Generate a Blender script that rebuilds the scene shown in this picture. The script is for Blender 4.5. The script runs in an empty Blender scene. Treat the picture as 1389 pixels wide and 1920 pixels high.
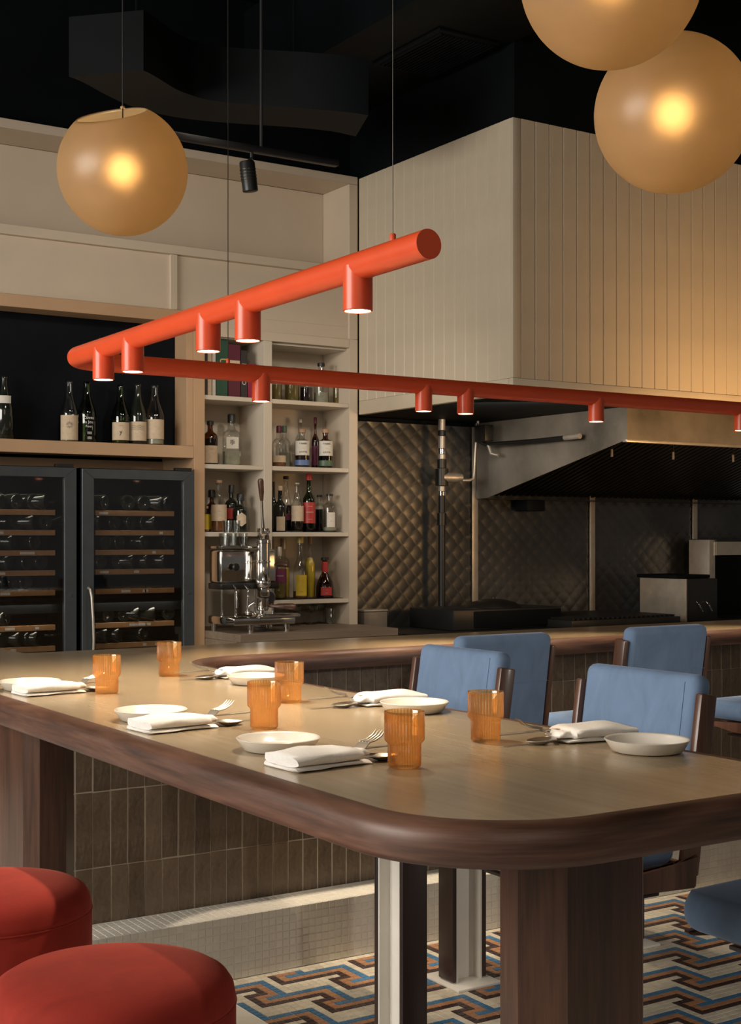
import bpy, bmesh, math, random
from mathutils import Vector, Matrix
random.seed(7)
PI = math.pi
SC = bpy.context.scene
COL = SC.collection
R = math.radians

# ---------------------------------------------------------------- camera
TH, FPX, HORIZ, EYE = R(32.97), 2594.0, 1006.7, 1.24
cam_data = bpy.data.cameras.new('camera')
cam = bpy.data.objects.new('camera', cam_data); COL.objects.link(cam)
cam.location = (0, 0, EYE); cam.rotation_euler = (PI/2, 0, -TH)
cam_data.sensor_fit = 'VERTICAL'; cam_data.sensor_height = 36.0
cam_data.lens = 36.0*FPX/1920.0
cam_data.shift_y = (HORIZ-960.0)/1920.0
cam_data.clip_start = .05
SC.camera = cam

# ---------------------------------------------------------------- world, exposure, large lights
world = bpy.data.worlds.new('world'); SC.world = world; world.use_nodes = True
bg = world.node_tree.nodes['Background']
bg.inputs[0].default_value = (1.0, .93, .84, 1); bg.inputs[1].default_value = .085
SC.view_settings.view_transform = 'Standard'; SC.view_settings.look = 'None'
SC.view_settings.exposure = 0.0; SC.view_settings.gamma = 1.0
SC.view_settings.use_curve_mapping = False
SC.cycles.max_bounces = 10; SC.cycles.transparent_max_bounces = 24
SC.cycles.sample_clamp_indirect = 4.0

def area(name, loc, target, sx, sy, power, col):
    d = bpy.data.lights.new(name, 'AREA'); d.shape = 'RECTANGLE'; d.size = sx; d.size_y = sy
    d.energy = power; d.color = col
    o = bpy.data.objects.new(name, d); COL.objects.link(o); o.location = loc
    o.rotation_euler = (Vector(target)-Vector(loc)).to_track_quat('-Z', 'Y').to_euler()
    return o
def spot(name, loc, target, power, col, size, blend=.5, rad=.02):
    d = bpy.data.lights.new(name, 'SPOT'); d.energy = power; d.color = col
    d.spot_size = R(size); d.spot_blend = blend; d.shadow_soft_size = rad
    o = bpy.data.objects.new(name, d); COL.objects.link(o); o.location = loc
    o.rotation_euler = (Vector(target)-Vector(loc)).to_track_quat('-Z', 'Y').to_euler()
    return o
# window daylight from the left of the room, and soft light from the dining room behind
area('window_light', (-3.2, 3.2, 2.3), (2.6, 3.6, .9), 3.4, 1.8, 245, (1.0, .94, .86))
area('dining_room_light', (.2, -1.2, 3.0), (2.4, 4.2, 1.0), 2.4, 1.2, 15, (1.0, .88, .74))
# track lights over the back shelves; an added warm uplight imitating bar-top bounce
spot('shelf_track_light', (2.0, 4.2, 2.75), (2.9, 6.3, 1.7), 34, (1.0, .86, .70), 85, .9, .08)
spot('cabinet_track_light', (3.1, 4.3, 2.6), (3.5, 6.3, 1.05), 40, (1.0, .88, .74), 75, .9, .08)
spot('bar_bounce_fill', (5.3, 4.05, 1.30), (5.4, 4.9, 1.95), 75, (1.0, .56, .22), 140, 1, .25)
area('kitchen_fill', (4.35, 5.45, 1.88), (5.3, 6.5, 1.2), .5, .3, 6, (1.0, .88, .74))  # added fill, lifts the dim hood side and steel wall
spot('floor_fill', (4.0, .5, 1.5), (2.3, 3.3, .0), 62, (1.0, .91, .80), 50, .8, .06)  # added fill for the mosaic floor and step riser, no fixture behind it

# ---------------------------------------------------------------- materials
def new_mat(name):
    m = bpy.data.materials.new(name); m.use_nodes = True
    nt = m.node_tree; return m, nt, nt.nodes['Principled BSDF']
def mixc(nt, a, b, fac):
    n = nt.nodes.new('ShaderNodeMix'); n.data_type = 'RGBA'
    if isinstance(fac, (int, float)): n.inputs[0].default_value = fac
    else: nt.links.new(fac, n.inputs[0])
    for i, v in ((6, a), (7, b)):
        if isinstance(v, tuple): n.inputs[i].default_value = v if len(v) == 4 else v+(1,)
        else: nt.links.new(v, n.inputs[i])
    return n.outputs[2]
def coords(nt, scale=(1, 1, 1), kind='Object', rot=(0, 0, 0)):
    t = nt.nodes.new('ShaderNodeTexCoord'); mp = nt.nodes.new('ShaderNodeMapping')
    mp.inputs[3].default_value = scale; mp.inputs[2].default_value = rot
    nt.links.new(t.outputs[kind], mp.inputs[0]); return mp.outputs[0]
def noise(nt, vec, scale, detail=4, rough=.55, dist=0):
    n = nt.nodes.new('ShaderNodeTexNoise'); n.inputs['Scale'].default_value = scale
    n.inputs['Detail'].default_value = detail; n.inputs['Roughness'].default_value = rough
    n.inputs['Distortion'].default_value = dist
    if vec: nt.links.new(vec, n.inputs['Vector'])
    return n.outputs[0]
def ramp(nt, fac, stops):
    n = nt.nodes.new('ShaderNodeValToRGB'); e = n.color_ramp.elements
    e[0].position, e[0].color = stops[0][0], stops[0][1]+(1,)
    e[1].position, e[1].color = stops[-1][0], stops[-1][1]+(1,)
    for p, c in stops[1:-1]:
        x = e.new(p); x.color = c+(1,)
    nt.links.new(fac, n.inputs[0]); return n.outputs[0]
def bump(nt, b, h, strength=.1, dist=.01):
    n = nt.nodes.new('ShaderNodeBump'); n.inputs['Strength'].default_value = strength
    n.inputs['Distance'].default_value = dist
    nt.links.new(h, n.inputs['Height']); nt.links.new(n.outputs[0], b.inputs['Normal'])
def plain(name, c, rough=.5, metal=0, coat=0, var=.06, scale=14, bmp=0, spec=.5):
    m, nt, b = new_mat(name)
    v = noise(nt, coords(nt), scale, 5)
    d = tuple(max(0, x*(1-var*2)) for x in c); l = tuple(min(1, x*(1+var*2)) for x in c)
    nt.links.new(ramp(nt, v, [(.3, d), (.7, l)]), b.inputs['Base Color'])
    b.inputs['Roughness'].default_value = rough; b.inputs['Metallic'].default_value = metal
    b.inputs['Coat Weight'].default_value = coat; b.inputs['Coat Roughness'].default_value = .12
    b.inputs['Specular IOR Level'].default_value = spec
    if bmp: bump(nt, b, v, bmp, .004)
    return m
def wood(name, dark, mid, light, axis, rough=.35, coat=.3, fine=60, coarse=5, coat_rough=.15):
    m, nt, b = new_mat(name)
    st = [1, 1, 1]
    for a_ in axis: st['XYZ'.index(a_)] = .045
    v = noise(nt, coords(nt, tuple(st)), fine, 6, .65)
    st2 = [1, 1, 1]
    for a_ in axis: st2['XYZ'.index(a_)] = .16
    w = noise(nt, coords(nt, tuple(st2)), coarse, 3, .5, 1.4)
    a = ramp(nt, v, [(.32, dark), (.52, mid), (.72, light)])
    c = mixc(nt, a, ramp(nt, w, [(.35, dark), (.55, mid), (.68, light)]), .5)
    nt.links.new(c, b.inputs['Base Color'])
    b.inputs['Roughness'].default_value = rough; b.inputs['Coat Weight'].default_value = coat
    b.inputs['Coat Roughness'].default_value = coat_rough
    bump(nt, b, v, .06, .002)
    return m
def velvet(name, c, light):
    m, nt, b = new_mat(name)
    v = noise(nt, coords(nt, (1, 1, .5)), 16, 5, .6, .6); f = noise(nt, coords(nt), 420, 2)
    base = ramp(nt, v, [(.3, tuple(x*.86 for x in c)), (.7, tuple(min(1, x*1.12) for x in c))])
    nt.links.new(base, b.inputs['Base Color'])
    b.inputs['Roughness'].default_value = .85; b.inputs['Sheen Weight'].default_value = .34
    b.inputs['Sheen Roughness'].default_value = .4; b.inputs['Sheen Tint'].default_value = light+(1,)
    b.inputs['Specular IOR Level'].default_value = .2
    bump(nt, b, f, .12, .001)
    return m
def edge_reflect(nt, base=.06, gain=.85):
    # reflection that grows towards grazing view, alike on both sides of the wall
    lw = nt.nodes.new('ShaderNodeLayerWeight'); lw.inputs[0].default_value = .5
    p = nt.nodes.new('ShaderNodeMath'); p.operation = 'POWER'; nt.links.new(lw.outputs['Facing'], p.inputs[0]); p.inputs[1].default_value = 4.0
    q = nt.nodes.new('ShaderNodeMath'); q.operation = 'MULTIPLY_ADD'; nt.links.new(p.outputs[0], q.inputs[0]); q.inputs[1].default_value = gain; q.inputs[2].default_value = base
    return q.outputs[0]
def thin_glass(name, tint, refl=1.0, rough=.03):
    m = bpy.data.materials.new(name); m.use_nodes = True; nt = m.node_tree
    for n in list(nt.nodes): nt.nodes.remove(n)
    o = nt.nodes.new('ShaderNodeOutputMaterial'); t = nt.nodes.new('ShaderNodeBsdfTransparent')
    g = nt.nodes.new('ShaderNodeBsdfGlossy'); mx = nt.nodes.new('ShaderNodeMixShader')
    v = noise(nt, coords(nt), 30, 2); col = ramp(nt, v, [(.3, tuple(x*.93 for x in tint)), (.7, tint)])
    lw = nt.nodes.new('ShaderNodeLayerWeight'); lw.inputs[0].default_value = .3
    nt.links.new(mixc(nt, col, tuple(x*.55 for x in tint), lw.outputs['Facing']), t.inputs[0]); g.inputs['Roughness'].default_value = rough
    g.inputs[0].default_value = (refl, refl, refl, 1)
    nt.links.new(edge_reflect(nt), mx.inputs[0]); nt.links.new(t.outputs[0], mx.inputs[1]); nt.links.new(g.outputs[0], mx.inputs[2])
    nt.links.new(mx.outputs[0], o.inputs[0]); return m
def emit(name, c, s):
    m, nt, b = new_mat(name)
    b.inputs['Base Color'].default_value = c+(1,); b.inputs['Emission Color'].default_value = c+(1,)
    b.inputs['Emission Strength'].default_value = s; return m

M = {}
M['oak'] = wood('oak_top', (.30, .222, .132), (.37, .282, .172), (.43, .335, .213), 'Y', .27, .45, 45, 3.5, .2)
M['walnut'] = wood('walnut', (.032, .013, .007), (.082, .034, .018), (.135, .060, .033), 'Z', .36, .25, 130, 10)
M['walnutx'] = wood('walnut_edge', (.036, .015, .009), (.115, .052, .031), (.21, .105, .066), 'XY', .48, .10, 120, 14, .4)
M['post'] = wood('walnut_post', (.06, .025, .014), (.14, .062, .036), (.23, .11, .068), 'Z', .38, .3, 70, 6)
M['darkwalnut'] = wood('dark_walnut', (.016, .007, .005), (.033, .014, .009), (.05, .022, .013), 'Z', .45, .1, 60, 6)
def split_oak():
    # grain runs along the table arm, and along the bar where the top turns
    m = M['oak']; nt = m.node_tree; b = nt.nodes['Principled BSDF']; src = b.inputs['Base Color'].links[0].from_socket
    v = noise(nt, coords(nt, (.045, 1, 1)), 45, 6, .65); c2 = ramp(nt, v, [(.3, (.285, .19, .10)), (.52, (.355, .245, .13)), (.74, (.42, .295, .162))])
    t = nt.nodes.new('ShaderNodeTexCoord'); sx = nt.nodes.new('ShaderNodeSeparateXYZ'); nt.links.new(t.outputs['Object'], sx.inputs[0])
    g = nt.nodes.new('ShaderNodeMath'); g.operation = 'GREATER_THAN'; g.inputs[1].default_value = 1.66; nt.links.new(sx.outputs[0], g.inputs[0])
    nt.links.new(mixc(nt, src, c2, g.outputs[0]), b.inputs['Base Color'])
split_oak()
M['counter'] = wood('grey_brown_counter', (.15, .11, .075), (.23, .17, .12), (.30, .23, .165), 'X', .55, 0, 50, 5)
M['rack'] = wood('beech_rack', (.30, .15, .06), (.40, .21, .09), (.48, .27, .12), 'X', .5, 0)
M['cream'] = plain('cream_paint', (.60, .50, .385), .55, var=.02, scale=3)
M['cream2'] = plain('cream_board', (.585, .50, .375), .5, var=.03, scale=5)
M['tan'] = plain('tan_lacquer', (.50, .32, .185), .5, var=.03, scale=4)
M['white_shelf'] = plain('white_shelf', (.60, .53, .43), .5, var=.02, scale=4)
M['black'] = plain('black_paint', (.003, .0042, .0052), .6, var=.15, scale=3, spec=.12)
M['board'] = plain('blackboard', (.0045, .006, .009), .7, var=.2, scale=3, spec=.12)
M['plastic'] = plain('black_plastic', (.012, .012, .012), .4)
M['red'] = plain('coral_lacquer', (.78, .092, .026), .38, var=.02, coat=.15)
M['blue'] = velvet('blue_velvet', (.182, .270, .42), (.60, .68, .84))
M['redv'] = velvet('red_velvet', (.34, .032, .020), (.80, .22, .15))
M['ceramic'] = plain('cream_ceramic', (.80, .75, .66), .22, coat=.5, var=.02)
M['napkin'] = plain('linen', (.86, .83, .78), .85, var=.02, scale=200, bmp=.15)
M['steel'] = plain('cutlery_steel', (.50, .45, .38), .38, .85, var=.05)
M['chrome'] = plain('chrome', (.72, .69, .64), .12, 1, var=.05)
M['hood'] = plain('hood_steel', (.22, .195, .16), .42, .35, var=.25, scale=2.5)
M['quilt'] = plain('quilted_steel', (.115, .113, .108), .36, .85, var=.2, scale=1.6)
M['trim_steel'] = plain('steel_trim', (.50, .45, .38), .38, .6)
M['darksteel'] = plain('dark_steel', (.05, .047, .042), .4, .8)
M['greyframe'] = plain('fridge_frame', (.085, .096, .104), .38, .5, var=.05)
M['whitesteel'] = plain('white_steel', (.78, .74, .67), .4, var=.02)
M['terrazzo'] = plain('white_terrazzo', (.78, .73, .65), .2, var=.03, coat=.3)
M['grout'] = plain('grout', (.80, .76, .68), .8)
M['grout_dark'] = plain('tile_grout', (.46, .39, .30), .85)
M['fglass'] = thin_glass('fridge_glass', (.86, .86, .86), 1)
M['clear'] = thin_glass('clear_glass', (.955, .965, .955))
M['greenglass'] = thin_glass('green_glass', (.25, .36, .16))
M['darkglass'] = plain('dark_bottle_glass', (.010, .013, .009), .08, coat=.6)
M['brownglass'] = thin_glass('brown_glass', (.38, .18, .07))
M['label'] = plain('beige_label', (.60, .47, .33), .7, var=.04, scale=60)
M['paper'] = plain('white_label', (.66, .62, .54), .7, var=.03, scale=60)
M['ink'] = plain('ink', (.03, .025, .025), .7)
M['gold'] = plain('gold_ink', (.60, .46, .16), .45, .3)
M['chalk'] = plain('chalk_ink', (.78, .78, .72), .8)
def col_mat(n, c, r=.45): M[n] = plain(n, c, r)
col_mat('redlabel', (.42, .035, .03)); col_mat('wine_red', (.075, .006, .010), .2); col_mat('purple', (.14, .02, .07)); col_mat('amberliq', (.20, .075, .02), .2)
col_mat('yellowliq', (.62, .45, .03), .2); col_mat('paleliq', (.34, .33, .24), .15); col_mat('darkliq', (.012, .006, .006), .15); col_mat('bluelabel', (.10, .16, .34))
col_mat('greenlabel', (.07, .12, .07)); col_mat('cork', (.36, .22, .12)); col_mat('vingreen', (.018, .075, .045)); col_mat('burgundy', (.10, .012, .03))
col_mat('magenta', (.26, .01, .05)); col_mat('orange_ink', (.50, .16, .05)); col_mat('yellowlabel', (.66, .47, .04)); col_mat('oliveliq', (.17, .13, .03), .2)
# mosaic colours
def tile_mat(n, c, var=.22, rough=.3, sc=9):
    m, nt, b = new_mat(n)
    v = noise(nt, coords(nt), sc, 3); oi = nt.nodes.new('ShaderNodeObjectInfo')
    g = nt.nodes.new('ShaderNodeNewGeometry')
    a = ramp(nt, v, [(.3, tuple(x*(1-var) for x in c)), (.7, tuple(min(1, x*(1+var)) for x in c))])
    ad = nt.nodes.new('ShaderNodeMath'); ad.operation = 'ADD'; nt.links.new(g.outputs['Random Per Island'], ad.inputs[0]); nt.links.new(oi.outputs['Random'], ad.inputs[1])
    fr = nt.nodes.new('ShaderNodeMath'); fr.operation = 'FRACT'; nt.links.new(ad.outputs[0], fr.inputs[0])
    d = ramp(nt, fr.outputs[0], [(0, tuple(x*(1-var) for x in c)), (1, tuple(min(1, x*(1+var*.6)) for x in c))])
    nt.links.new(mixc(nt, a, d, .5), b.inputs['Base Color']); b.inputs['Roughness'].default_value = rough
    M[n] = m
tile_mat('t_cream', (.60, .54, .43)); tile_mat('t_orange', (.36, .175, .085)); tile_mat('t_black', (.035, .016, .016)); tile_mat('t_blue', (.04, .15, .29))
tile_mat('t_white', (.74, .70, .61), .1)
def bar_tile():
    m, nt, b = new_mat('zellige')
    v = noise(nt, coords(nt, (1, 1, .55)), 38, 8, .75, .8); oi = nt.nodes.new('ShaderNodeObjectInfo')
    a = ramp(nt, v, [(.34, (.075, .047, .027)), (.52, (.165, .112, .068)), (.70, (.27, .195, .125))])
    d = ramp(nt, oi.outputs['Random'], [(0, (.065, .043, .025)), (1, (.23, .165, .105))])
    nt.links.new(mixc(nt, a, d, .38), b.inputs['Base Color']); b.inputs['Roughness'].default_value = .33
    bump(nt, b, v, .25, .004); M['zellige'] = m
bar_tile()
def amber_glass():
    m = bpy.data.materials.new('amber_glass'); m.use_nodes = True; nt = m.node_tree
    for n in list(nt.nodes): nt.nodes.remove(n)
    o = nt.nodes.new('ShaderNodeOutputMaterial'); t = nt.nodes.new('ShaderNodeBsdfTransparent'); g = nt.nodes.new('ShaderNodeBsdfGlossy')
    tl = nt.nodes.new('ShaderNodeBsdfTranslucent'); lw = nt.nodes.new('ShaderNodeLayerWeight'); lw.inputs[0].default_value = .45
    v = noise(nt, coords(nt), 20, 2); base = ramp(nt, v, [(.3, (1.0, .93, .74)), (.7, (1.0, .95, .79))])
    # the ribs' alternating wall thickness tints the glass
    tc = nt.nodes.new('ShaderNodeTexCoord'); sp_ = nt.nodes.new('ShaderNodeSeparateXYZ'); nt.links.new(tc.outputs['Object'], sp_.inputs[0])
    def mth(op, a, b=None):
        n = nt.nodes.new('ShaderNodeMath'); n.operation = op
        for i, q in enumerate((a, b)):
            if q is None: continue
            if isinstance(q, (int, float)): n.inputs[i].default_value = q
            else: nt.links.new(q, n.inputs[i])
        return n.outputs[0]
    sn = mth('SINE', mth('MULTIPLY', mth('ARCTAN2', sp_.outputs[1], sp_.outputs[0]), 36.0))
    thick = mth('MULTIPLY_ADD', sn, .5); nt.nodes[-1].inputs[2].default_value = .5
    base = mixc(nt, base, (.93, .66, .36), thick)
    nt.links.new(mixc(nt, base, (.88, .54, .22), lw.outputs['Facing']), t.inputs[0])
    tl.inputs[0].default_value = (1.0, .68, .30, 1); g.inputs['Roughness'].default_value = .06
    m1 = nt.nodes.new('ShaderNodeMixShader'); m1.inputs[0].default_value = .17; nt.links.new(t.outputs[0], m1.inputs[1]); nt.links.new(tl.outputs[0], m1.inputs[2])
    m2 = nt.nodes.new('ShaderNodeMixShader'); nt.links.new(edge_reflect(nt, .09, .9), m2.inputs[0]); nt.links.new(m1.outputs[0], m2.inputs[1]); nt.links.new(g.outputs[0], m2.inputs[2])
    nt.links.new(m2.outputs[0], o.inputs[0]); M['amber'] = m
amber_glass()
def frosted():
    m = bpy.data.materials.new('frosted_amber'); m.use_nodes = True; nt = m.node_tree
    for n in list(nt.nodes): nt.nodes.remove(n)
    o = nt.nodes.new('ShaderNodeOutputMaterial')
    v = noise(nt, coords(nt), 5, 4); c = ramp(nt, v, [(.3, (.60, .46, .28)), (.7, (.68, .53, .34))])
    rf = nt.nodes.new('ShaderNodeBsdfRefraction'); rf.inputs['Roughness'].default_value = .64; rf.inputs['IOR'].default_value = 1.24
    tl = nt.nodes.new('ShaderNodeBsdfTranslucent'); df = nt.nodes.new('ShaderNodeBsdfDiffuse'); gl = nt.nodes.new('ShaderNodeBsdfGlossy'); gl.inputs['Roughness'].default_value = .38
    for n in (rf, tl, df): nt.links.new(c, n.inputs[0])
    def mx(a, b_, f):
        x = nt.nodes.new('ShaderNodeMixShader'); x.inputs[0].default_value = f
        nt.links.new(a.outputs[0], x.inputs[1]); nt.links.new(b_.outputs[0], x.inputs[2]); return x
    s = mx(rf, mx(tl, df, .55), .42); s = mx(s, gl, .045)
    nt.links.new(s.outputs[0], o.inputs[0]); M['frost'] = m
frosted()
M['bulb'] = emit('warm_bulb', (1.0, .80, .52), 42)
M['strip'] = emit('led_strip', (1.0, .9, .75), 1.0)
M['lampface'] = emit('spot_face', (1.0, .80, .56), 16)

# ---------------------------------------------------------------- mesh helpers
def box(bm, a, b, bev=0, seg=2, rot=None, piv=None):
    a, b = Vector(a), Vector(b); c = (a+b)/2; s = b-a
    r = bmesh.ops.create_cube(bm, size=1)['verts']
    bmesh.ops.scale(bm, vec=(abs(s.x), abs(s.y), abs(s.z)), verts=r)
    bmesh.ops.translate(bm, vec=c, verts=r)
    if bev:
        e = list({x for v in r for x in v.link_edges})
        q = bmesh.ops.bevel(bm, geom=e, offset=bev, segments=seg, affect='EDGES', profile=.5)
        r = list({v for f in q['faces'] for v in f.verts} | {v for v in r if v.is_valid})
    if rot: bmesh.ops.rotate(bm, cent=piv or c, matrix=rot, verts=r)
    return r
def tube(bm, pts, r, seg=12, cap=True):
    pts = [Vector(p) for p in pts]; n = len(pts); rs = r if isinstance(r, (list, tuple)) else [r]*n
    rings = []; prev = None
    for i, p in enumerate(pts):
        t = (pts[min(i+1, n-1)]-pts[max(i-1, 0)]).normalized()
        if prev is None: u = t.orthogonal().normalized()
        else: u = (prev-t*prev.dot(t)).normalized()
        prev = u; w = t.cross(u)
        rings.append([bm.verts.new(p+(u*math.cos(2*PI*k/seg)+w*math.sin(2*PI*k/seg))*rs[i]) for k in range(seg)])
    for a, b in zip(rings, rings[1:]):
        for k in range(seg): bm.faces.new((a[k], a[(k+1) % seg], b[(k+1) % seg], b[k]))
    if cap:
        bm.faces.new(rings[0][::-1]); bm.faces.new(rings[-1])
    return [v for q in rings for v in q]
def lathe(bm, prof, c=(0, 0, 0), seg=24, rib=None):
    c = Vector(c); rings = []
    for j, (r, z) in enumerate(prof):
        if r <= 1e-6: rings.append([bm.verts.new(c+Vector((0, 0, z)))]); continue
        ring = []
        for k in range(seg):
            rr = r+(rib[j]*(.5-.5*math.cos(2*PI*k*36/seg)) if rib else 0)
            ring.append(bm.verts.new(c+Vector((rr*math.cos(2*PI*k/seg), rr*math.sin(2*PI*k/seg), z))))
        rings.append(ring)
    for a, b in zip(rings, rings[1:]):
        if len(a) == 1 and len(b) == 1: continue
        for k in range(seg):
            k2 = (k+1) % seg
            if len(a) == 1: bm.faces.new((a[0], b[k2], b[k]))
            elif len(b) == 1: bm.faces.new((a[k], a[k2], b[0]))
            else: bm.faces.new((a[k], a[k2], b[k2], b[k]))
    return [v for q in rings for v in q]
def solid(bm, th):
    """give every open sheet in bm a real thickness"""
    bmesh.ops.recalc_face_normals(bm, faces=bm.faces); bm.normal_update()
    fs = list(bm.faces); be = [(e.verts[0], e.verts[1]) for e in bm.edges if len(e.link_faces) == 1]
    nv = {v: bm.verts.new(v.co-v.normal*th) for v in list(bm.verts)}
    for f in fs: bm.faces.new([nv[v] for v in reversed(f.verts)])
    for a, b in be: bm.faces.new((a, b, nv[b], nv[a]))
def prism(bm, pts, z0, z1):
    a = [bm.verts.new((x, y, z0)) for x, y in pts]; b = [bm.verts.new((x, y, z1)) for x, y in pts]
    n = len(pts); bm.faces.new(a[::-1]); bm.faces.new(b)
    for i in range(n): bm.faces.new((a[i], a[(i+1) % n], b[(i+1) % n], b[i]))
    return a+b
def mk(name, bm, mat, parent=None, smooth=True, angle=40):
    if isinstance(mat, str): mat = M[mat]
    bmesh.ops.recalc_face_normals(bm, faces=bm.faces)
    me = bpy.data.meshes.new(name); bm.to_mesh(me); bm.free()
    me.materials.append(mat)
    if smooth:
        me.shade_smooth()
        try: me.set_sharp_from_angle(angle=R(angle))
        except Exception: pass
    o = bpy.data.objects.new(name, me); COL.objects.link(o)
    if parent: o.parent = parent
    return o
def boxo(name, a, b, mat, parent=None, bev=0, seg=2, **k):
    bm = bmesh.new(); box(bm, a, b, bev, seg, **k); return mk(name, bm, mat, parent)
def tubeo(name, pts, r, mat, parent=None, seg=12):
    bm = bmesh.new(); tube(bm, pts, r, seg); return mk(name, bm, mat, parent)
def latheo(name, prof, mat, parent=None, c=(0, 0, 0), seg=24, rib=None, angle=40):
    bm = bmesh.new(); lathe(bm, prof, c, seg, rib); return mk(name, bm, mat, parent, angle=angle)
def tag(o, label=None, cat=None, group=None, kind=None):
    if label: o['label'] = label
    if cat: o['category'] = cat
    if group: o['group'] = group
    if kind: o['kind'] = kind
    return o
def thing(name, label, cat, loc=(0, 0, 0), rz=0, group=None):
    o = bpy.data.objects.new(name, None); o.empty_display_size = .05; COL.objects.link(o)
    o.location = loc; o.rotation_euler = (0, 0, rz); return tag(o, label, cat, group)
def copy_tree(o, parent=None):
    c = o.copy(); COL.objects.link(c); c.parent = parent
    for ch in list(o.children): copy_tree(ch, c)
    return c
def dup(o, loc, rz, label, group=None):
    c = copy_tree(o); c.location = loc; c.rotation_euler = (0, 0, rz); c['label'] = label
    if group: c['group'] = group
    return c
def text_mesh(s, size, ext=.0006, align='CENTER'):
    cu = bpy.data.curves.new('lettering', 'FONT'); cu.body = s; cu.size = size; cu.extrude = ext
    cu.align_x = align; cu.align_y = 'CENTER'; cu.resolution_u = 2
    o = bpy.data.objects.new('lettering', cu); COL.objects.link(o)
    dg = bpy.context.evaluated_depsgraph_get(); me = bpy.data.meshes.new_from_object(o.evaluated_get(dg))
    bpy.data.objects.remove(o); bpy.data.curves.remove(cu); return me
def lettering(s, size, mat, parent, z, r=None, front=(0, -1), x0=0, rot=0, off=0):
    """text standing upright facing local -Y, bent on a cylinder of radius r"""
    me = text_mesh(s, size); ca, sa = math.cos(rot), math.sin(rot)
    for v in me.vertices:
        x, y, d = v.co; x, y = x*ca-y*sa, x*sa+y*ca; x += x0
        if r: a = x/r; v.co = (r*math.sin(a), -(r+d+off)*math.cos(a), z+y)
        else: v.co = (x, -(off+d), z+y)
    me.materials.append(M[mat]); o = bpy.data.objects.new('lettering', me); COL.objects.link(o); o.parent = parent
    return o
# a point seen at pixel px on the plane y = Y
def xat(px, Y): return Y*math.tan(TH+math.atan((px-694.5)/FPX))
def depth(px, Y): return Y*math.cos(TH)+xat(px, Y)*math.sin(TH)
def zat(px, py, Y): return EYE+(HORIZ-py)*depth(px, Y)/FPX
def proj(X, Y, Z):
    d = X*math.sin(TH)+Y*math.cos(TH); return (694.5+FPX*(X*math.cos(TH)-Y*math.sin(TH))/d, HORIZ-FPX*(Z-EYE)/d, d)

# ================================================================ SETTING
def struct(name, a, b, mat, bev=0):
    o = boxo(name, a, b, mat, None, bev); o['kind'] = 'structure'; return o
floor = struct('floor', (-1.2, -.5, -.12), (7.4, 6.9, -.0014), 'grout')
boxo('terrazzo', (-1.2, -.5, -.0013), (1.697, 3.455, .0), 'terrazzo', floor)
wall_rear = struct('wall_rear', (-.6, 6.66, 0), (7.4, 6.8, 4.0), 'black')
struct('ceiling', (-1.2, -.5, 4.0), (7.4, 6.9, 4.1), 'black')
# black upper wall over the hood box and above the cabinet
struct('wall_upper', (3.955, 4.90, 3.141), (7.4, 6.62, 3.99), 'black')
struct('trim_1', (.6, 6.30, 3.152), (3.953, 6.62, 3.99), 'black')

# ---- mosaic floor: a meander of blue, orange and near-black tiles on cream
PX_, V0, U0 = .0222, 3.455, 77.45*.0225
def pattern():
    d = {}
    def put(c, cells):
        for q in cells: d[q] = c
    put('t_blue', [(u, 6) for u in range(2, 10)]+[(4, w) for w in range(0, 7)])
    put('t_orange', [(u, 7) for u in range(1, 10)]+[(3, w) for w in range(1, 6)]+[(1, 5), (2, 5), (3, 5), (1, 6)])
    put('t_black', [(u, 8) for u in range(0, 9)]+[(0, w) for w in range(4, 9)]+[(0, 4), (1, 4), (2, 4), (2, 2), (2, 3)])
    return d
PAT = pattern()
def tile_colour(i, j):
    for b in range(-40, 60):
        jj = j-6*b
        if jj < 0 or jj > 8: continue
        ii = (i-6*b) % 12
        if (ii, jj) in PAT: return PAT[(ii, jj)]
        if ii+12 in [q[0] for q in PAT] and (ii+12, jj) in PAT: return PAT[(ii+12, jj)]
    return 't_cream'
def unit_tile(sx, sy, h, bev, mat, name):
    bm = bmesh.new()
    for f, t in (((0, 0, h), 1),):
        b = [bm.verts.new((x, y, 0)) for x, y in ((-sx/2, -sy/2), (sx/2, -sy/2), (sx/2, sy/2), (-sx/2, sy/2))]
        m_ = [bm.verts.new((x, y, h-bev)) for x, y in ((-sx/2, -sy/2), (sx/2, -sy/2), (sx/2, sy/2), (-sx/2, sy/2))]
        u = [bm.verts.new((x*(1-2*bev/sx), y*(1-2*bev/sy), h)) for x, y in ((-sx/2, -sy/2), (sx/2, -sy/2), (sx/2, sy/2), (-sx/2, sy/2))]
        for p, q in ((b, m_), (m_, u)):
            for k in range(4): bm.faces.new((p[k], p[(k+1) % 4], q[(k+1) % 4], q[k]))
        bm.faces.new(u)
    me = bpy.data.meshes.new(name); bmesh.ops.recalc_face_normals(bm, faces=bm.faces); bm.to_mesh(me); bm.free(); me.materials.append(M[mat]); return me
FT = {c: unit_tile(PX_-.0020, PX_-.0020, .0052, .0007, c, 'tile') for c in ('t_cream', 't_orange', 't_black', 't_blue')}
def place(me, name, loc, parent, rot=None):
    o = bpy.data.objects.new(name, me); COL.objects.link(o); o.location = loc
    if rot: o.rotation_euler = rot
    o.parent = parent; return o
cells = []
for j in range(0, 84):
    for i in range(0, 124):
        x = 1.70+(i+.5)*PX_; y = V0-(j+.5)*PX_
        ci = round((x-U0)/PX_-.5); cj = j-1.0
        c = tile_colour(ci, int(cj)-1)
        if j < 1: c = 't_cream'
        px, py, d = proj(x, y, 0)
        vis = (436 < px < 704 or 1213 < px < 1389 or 760 < px < 822 or 908 < px < 946) and 1700 < py < 1920
        cells.append((d if vis else d+100, x, y, c))
cells.sort(key=lambda q: q[0])
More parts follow.
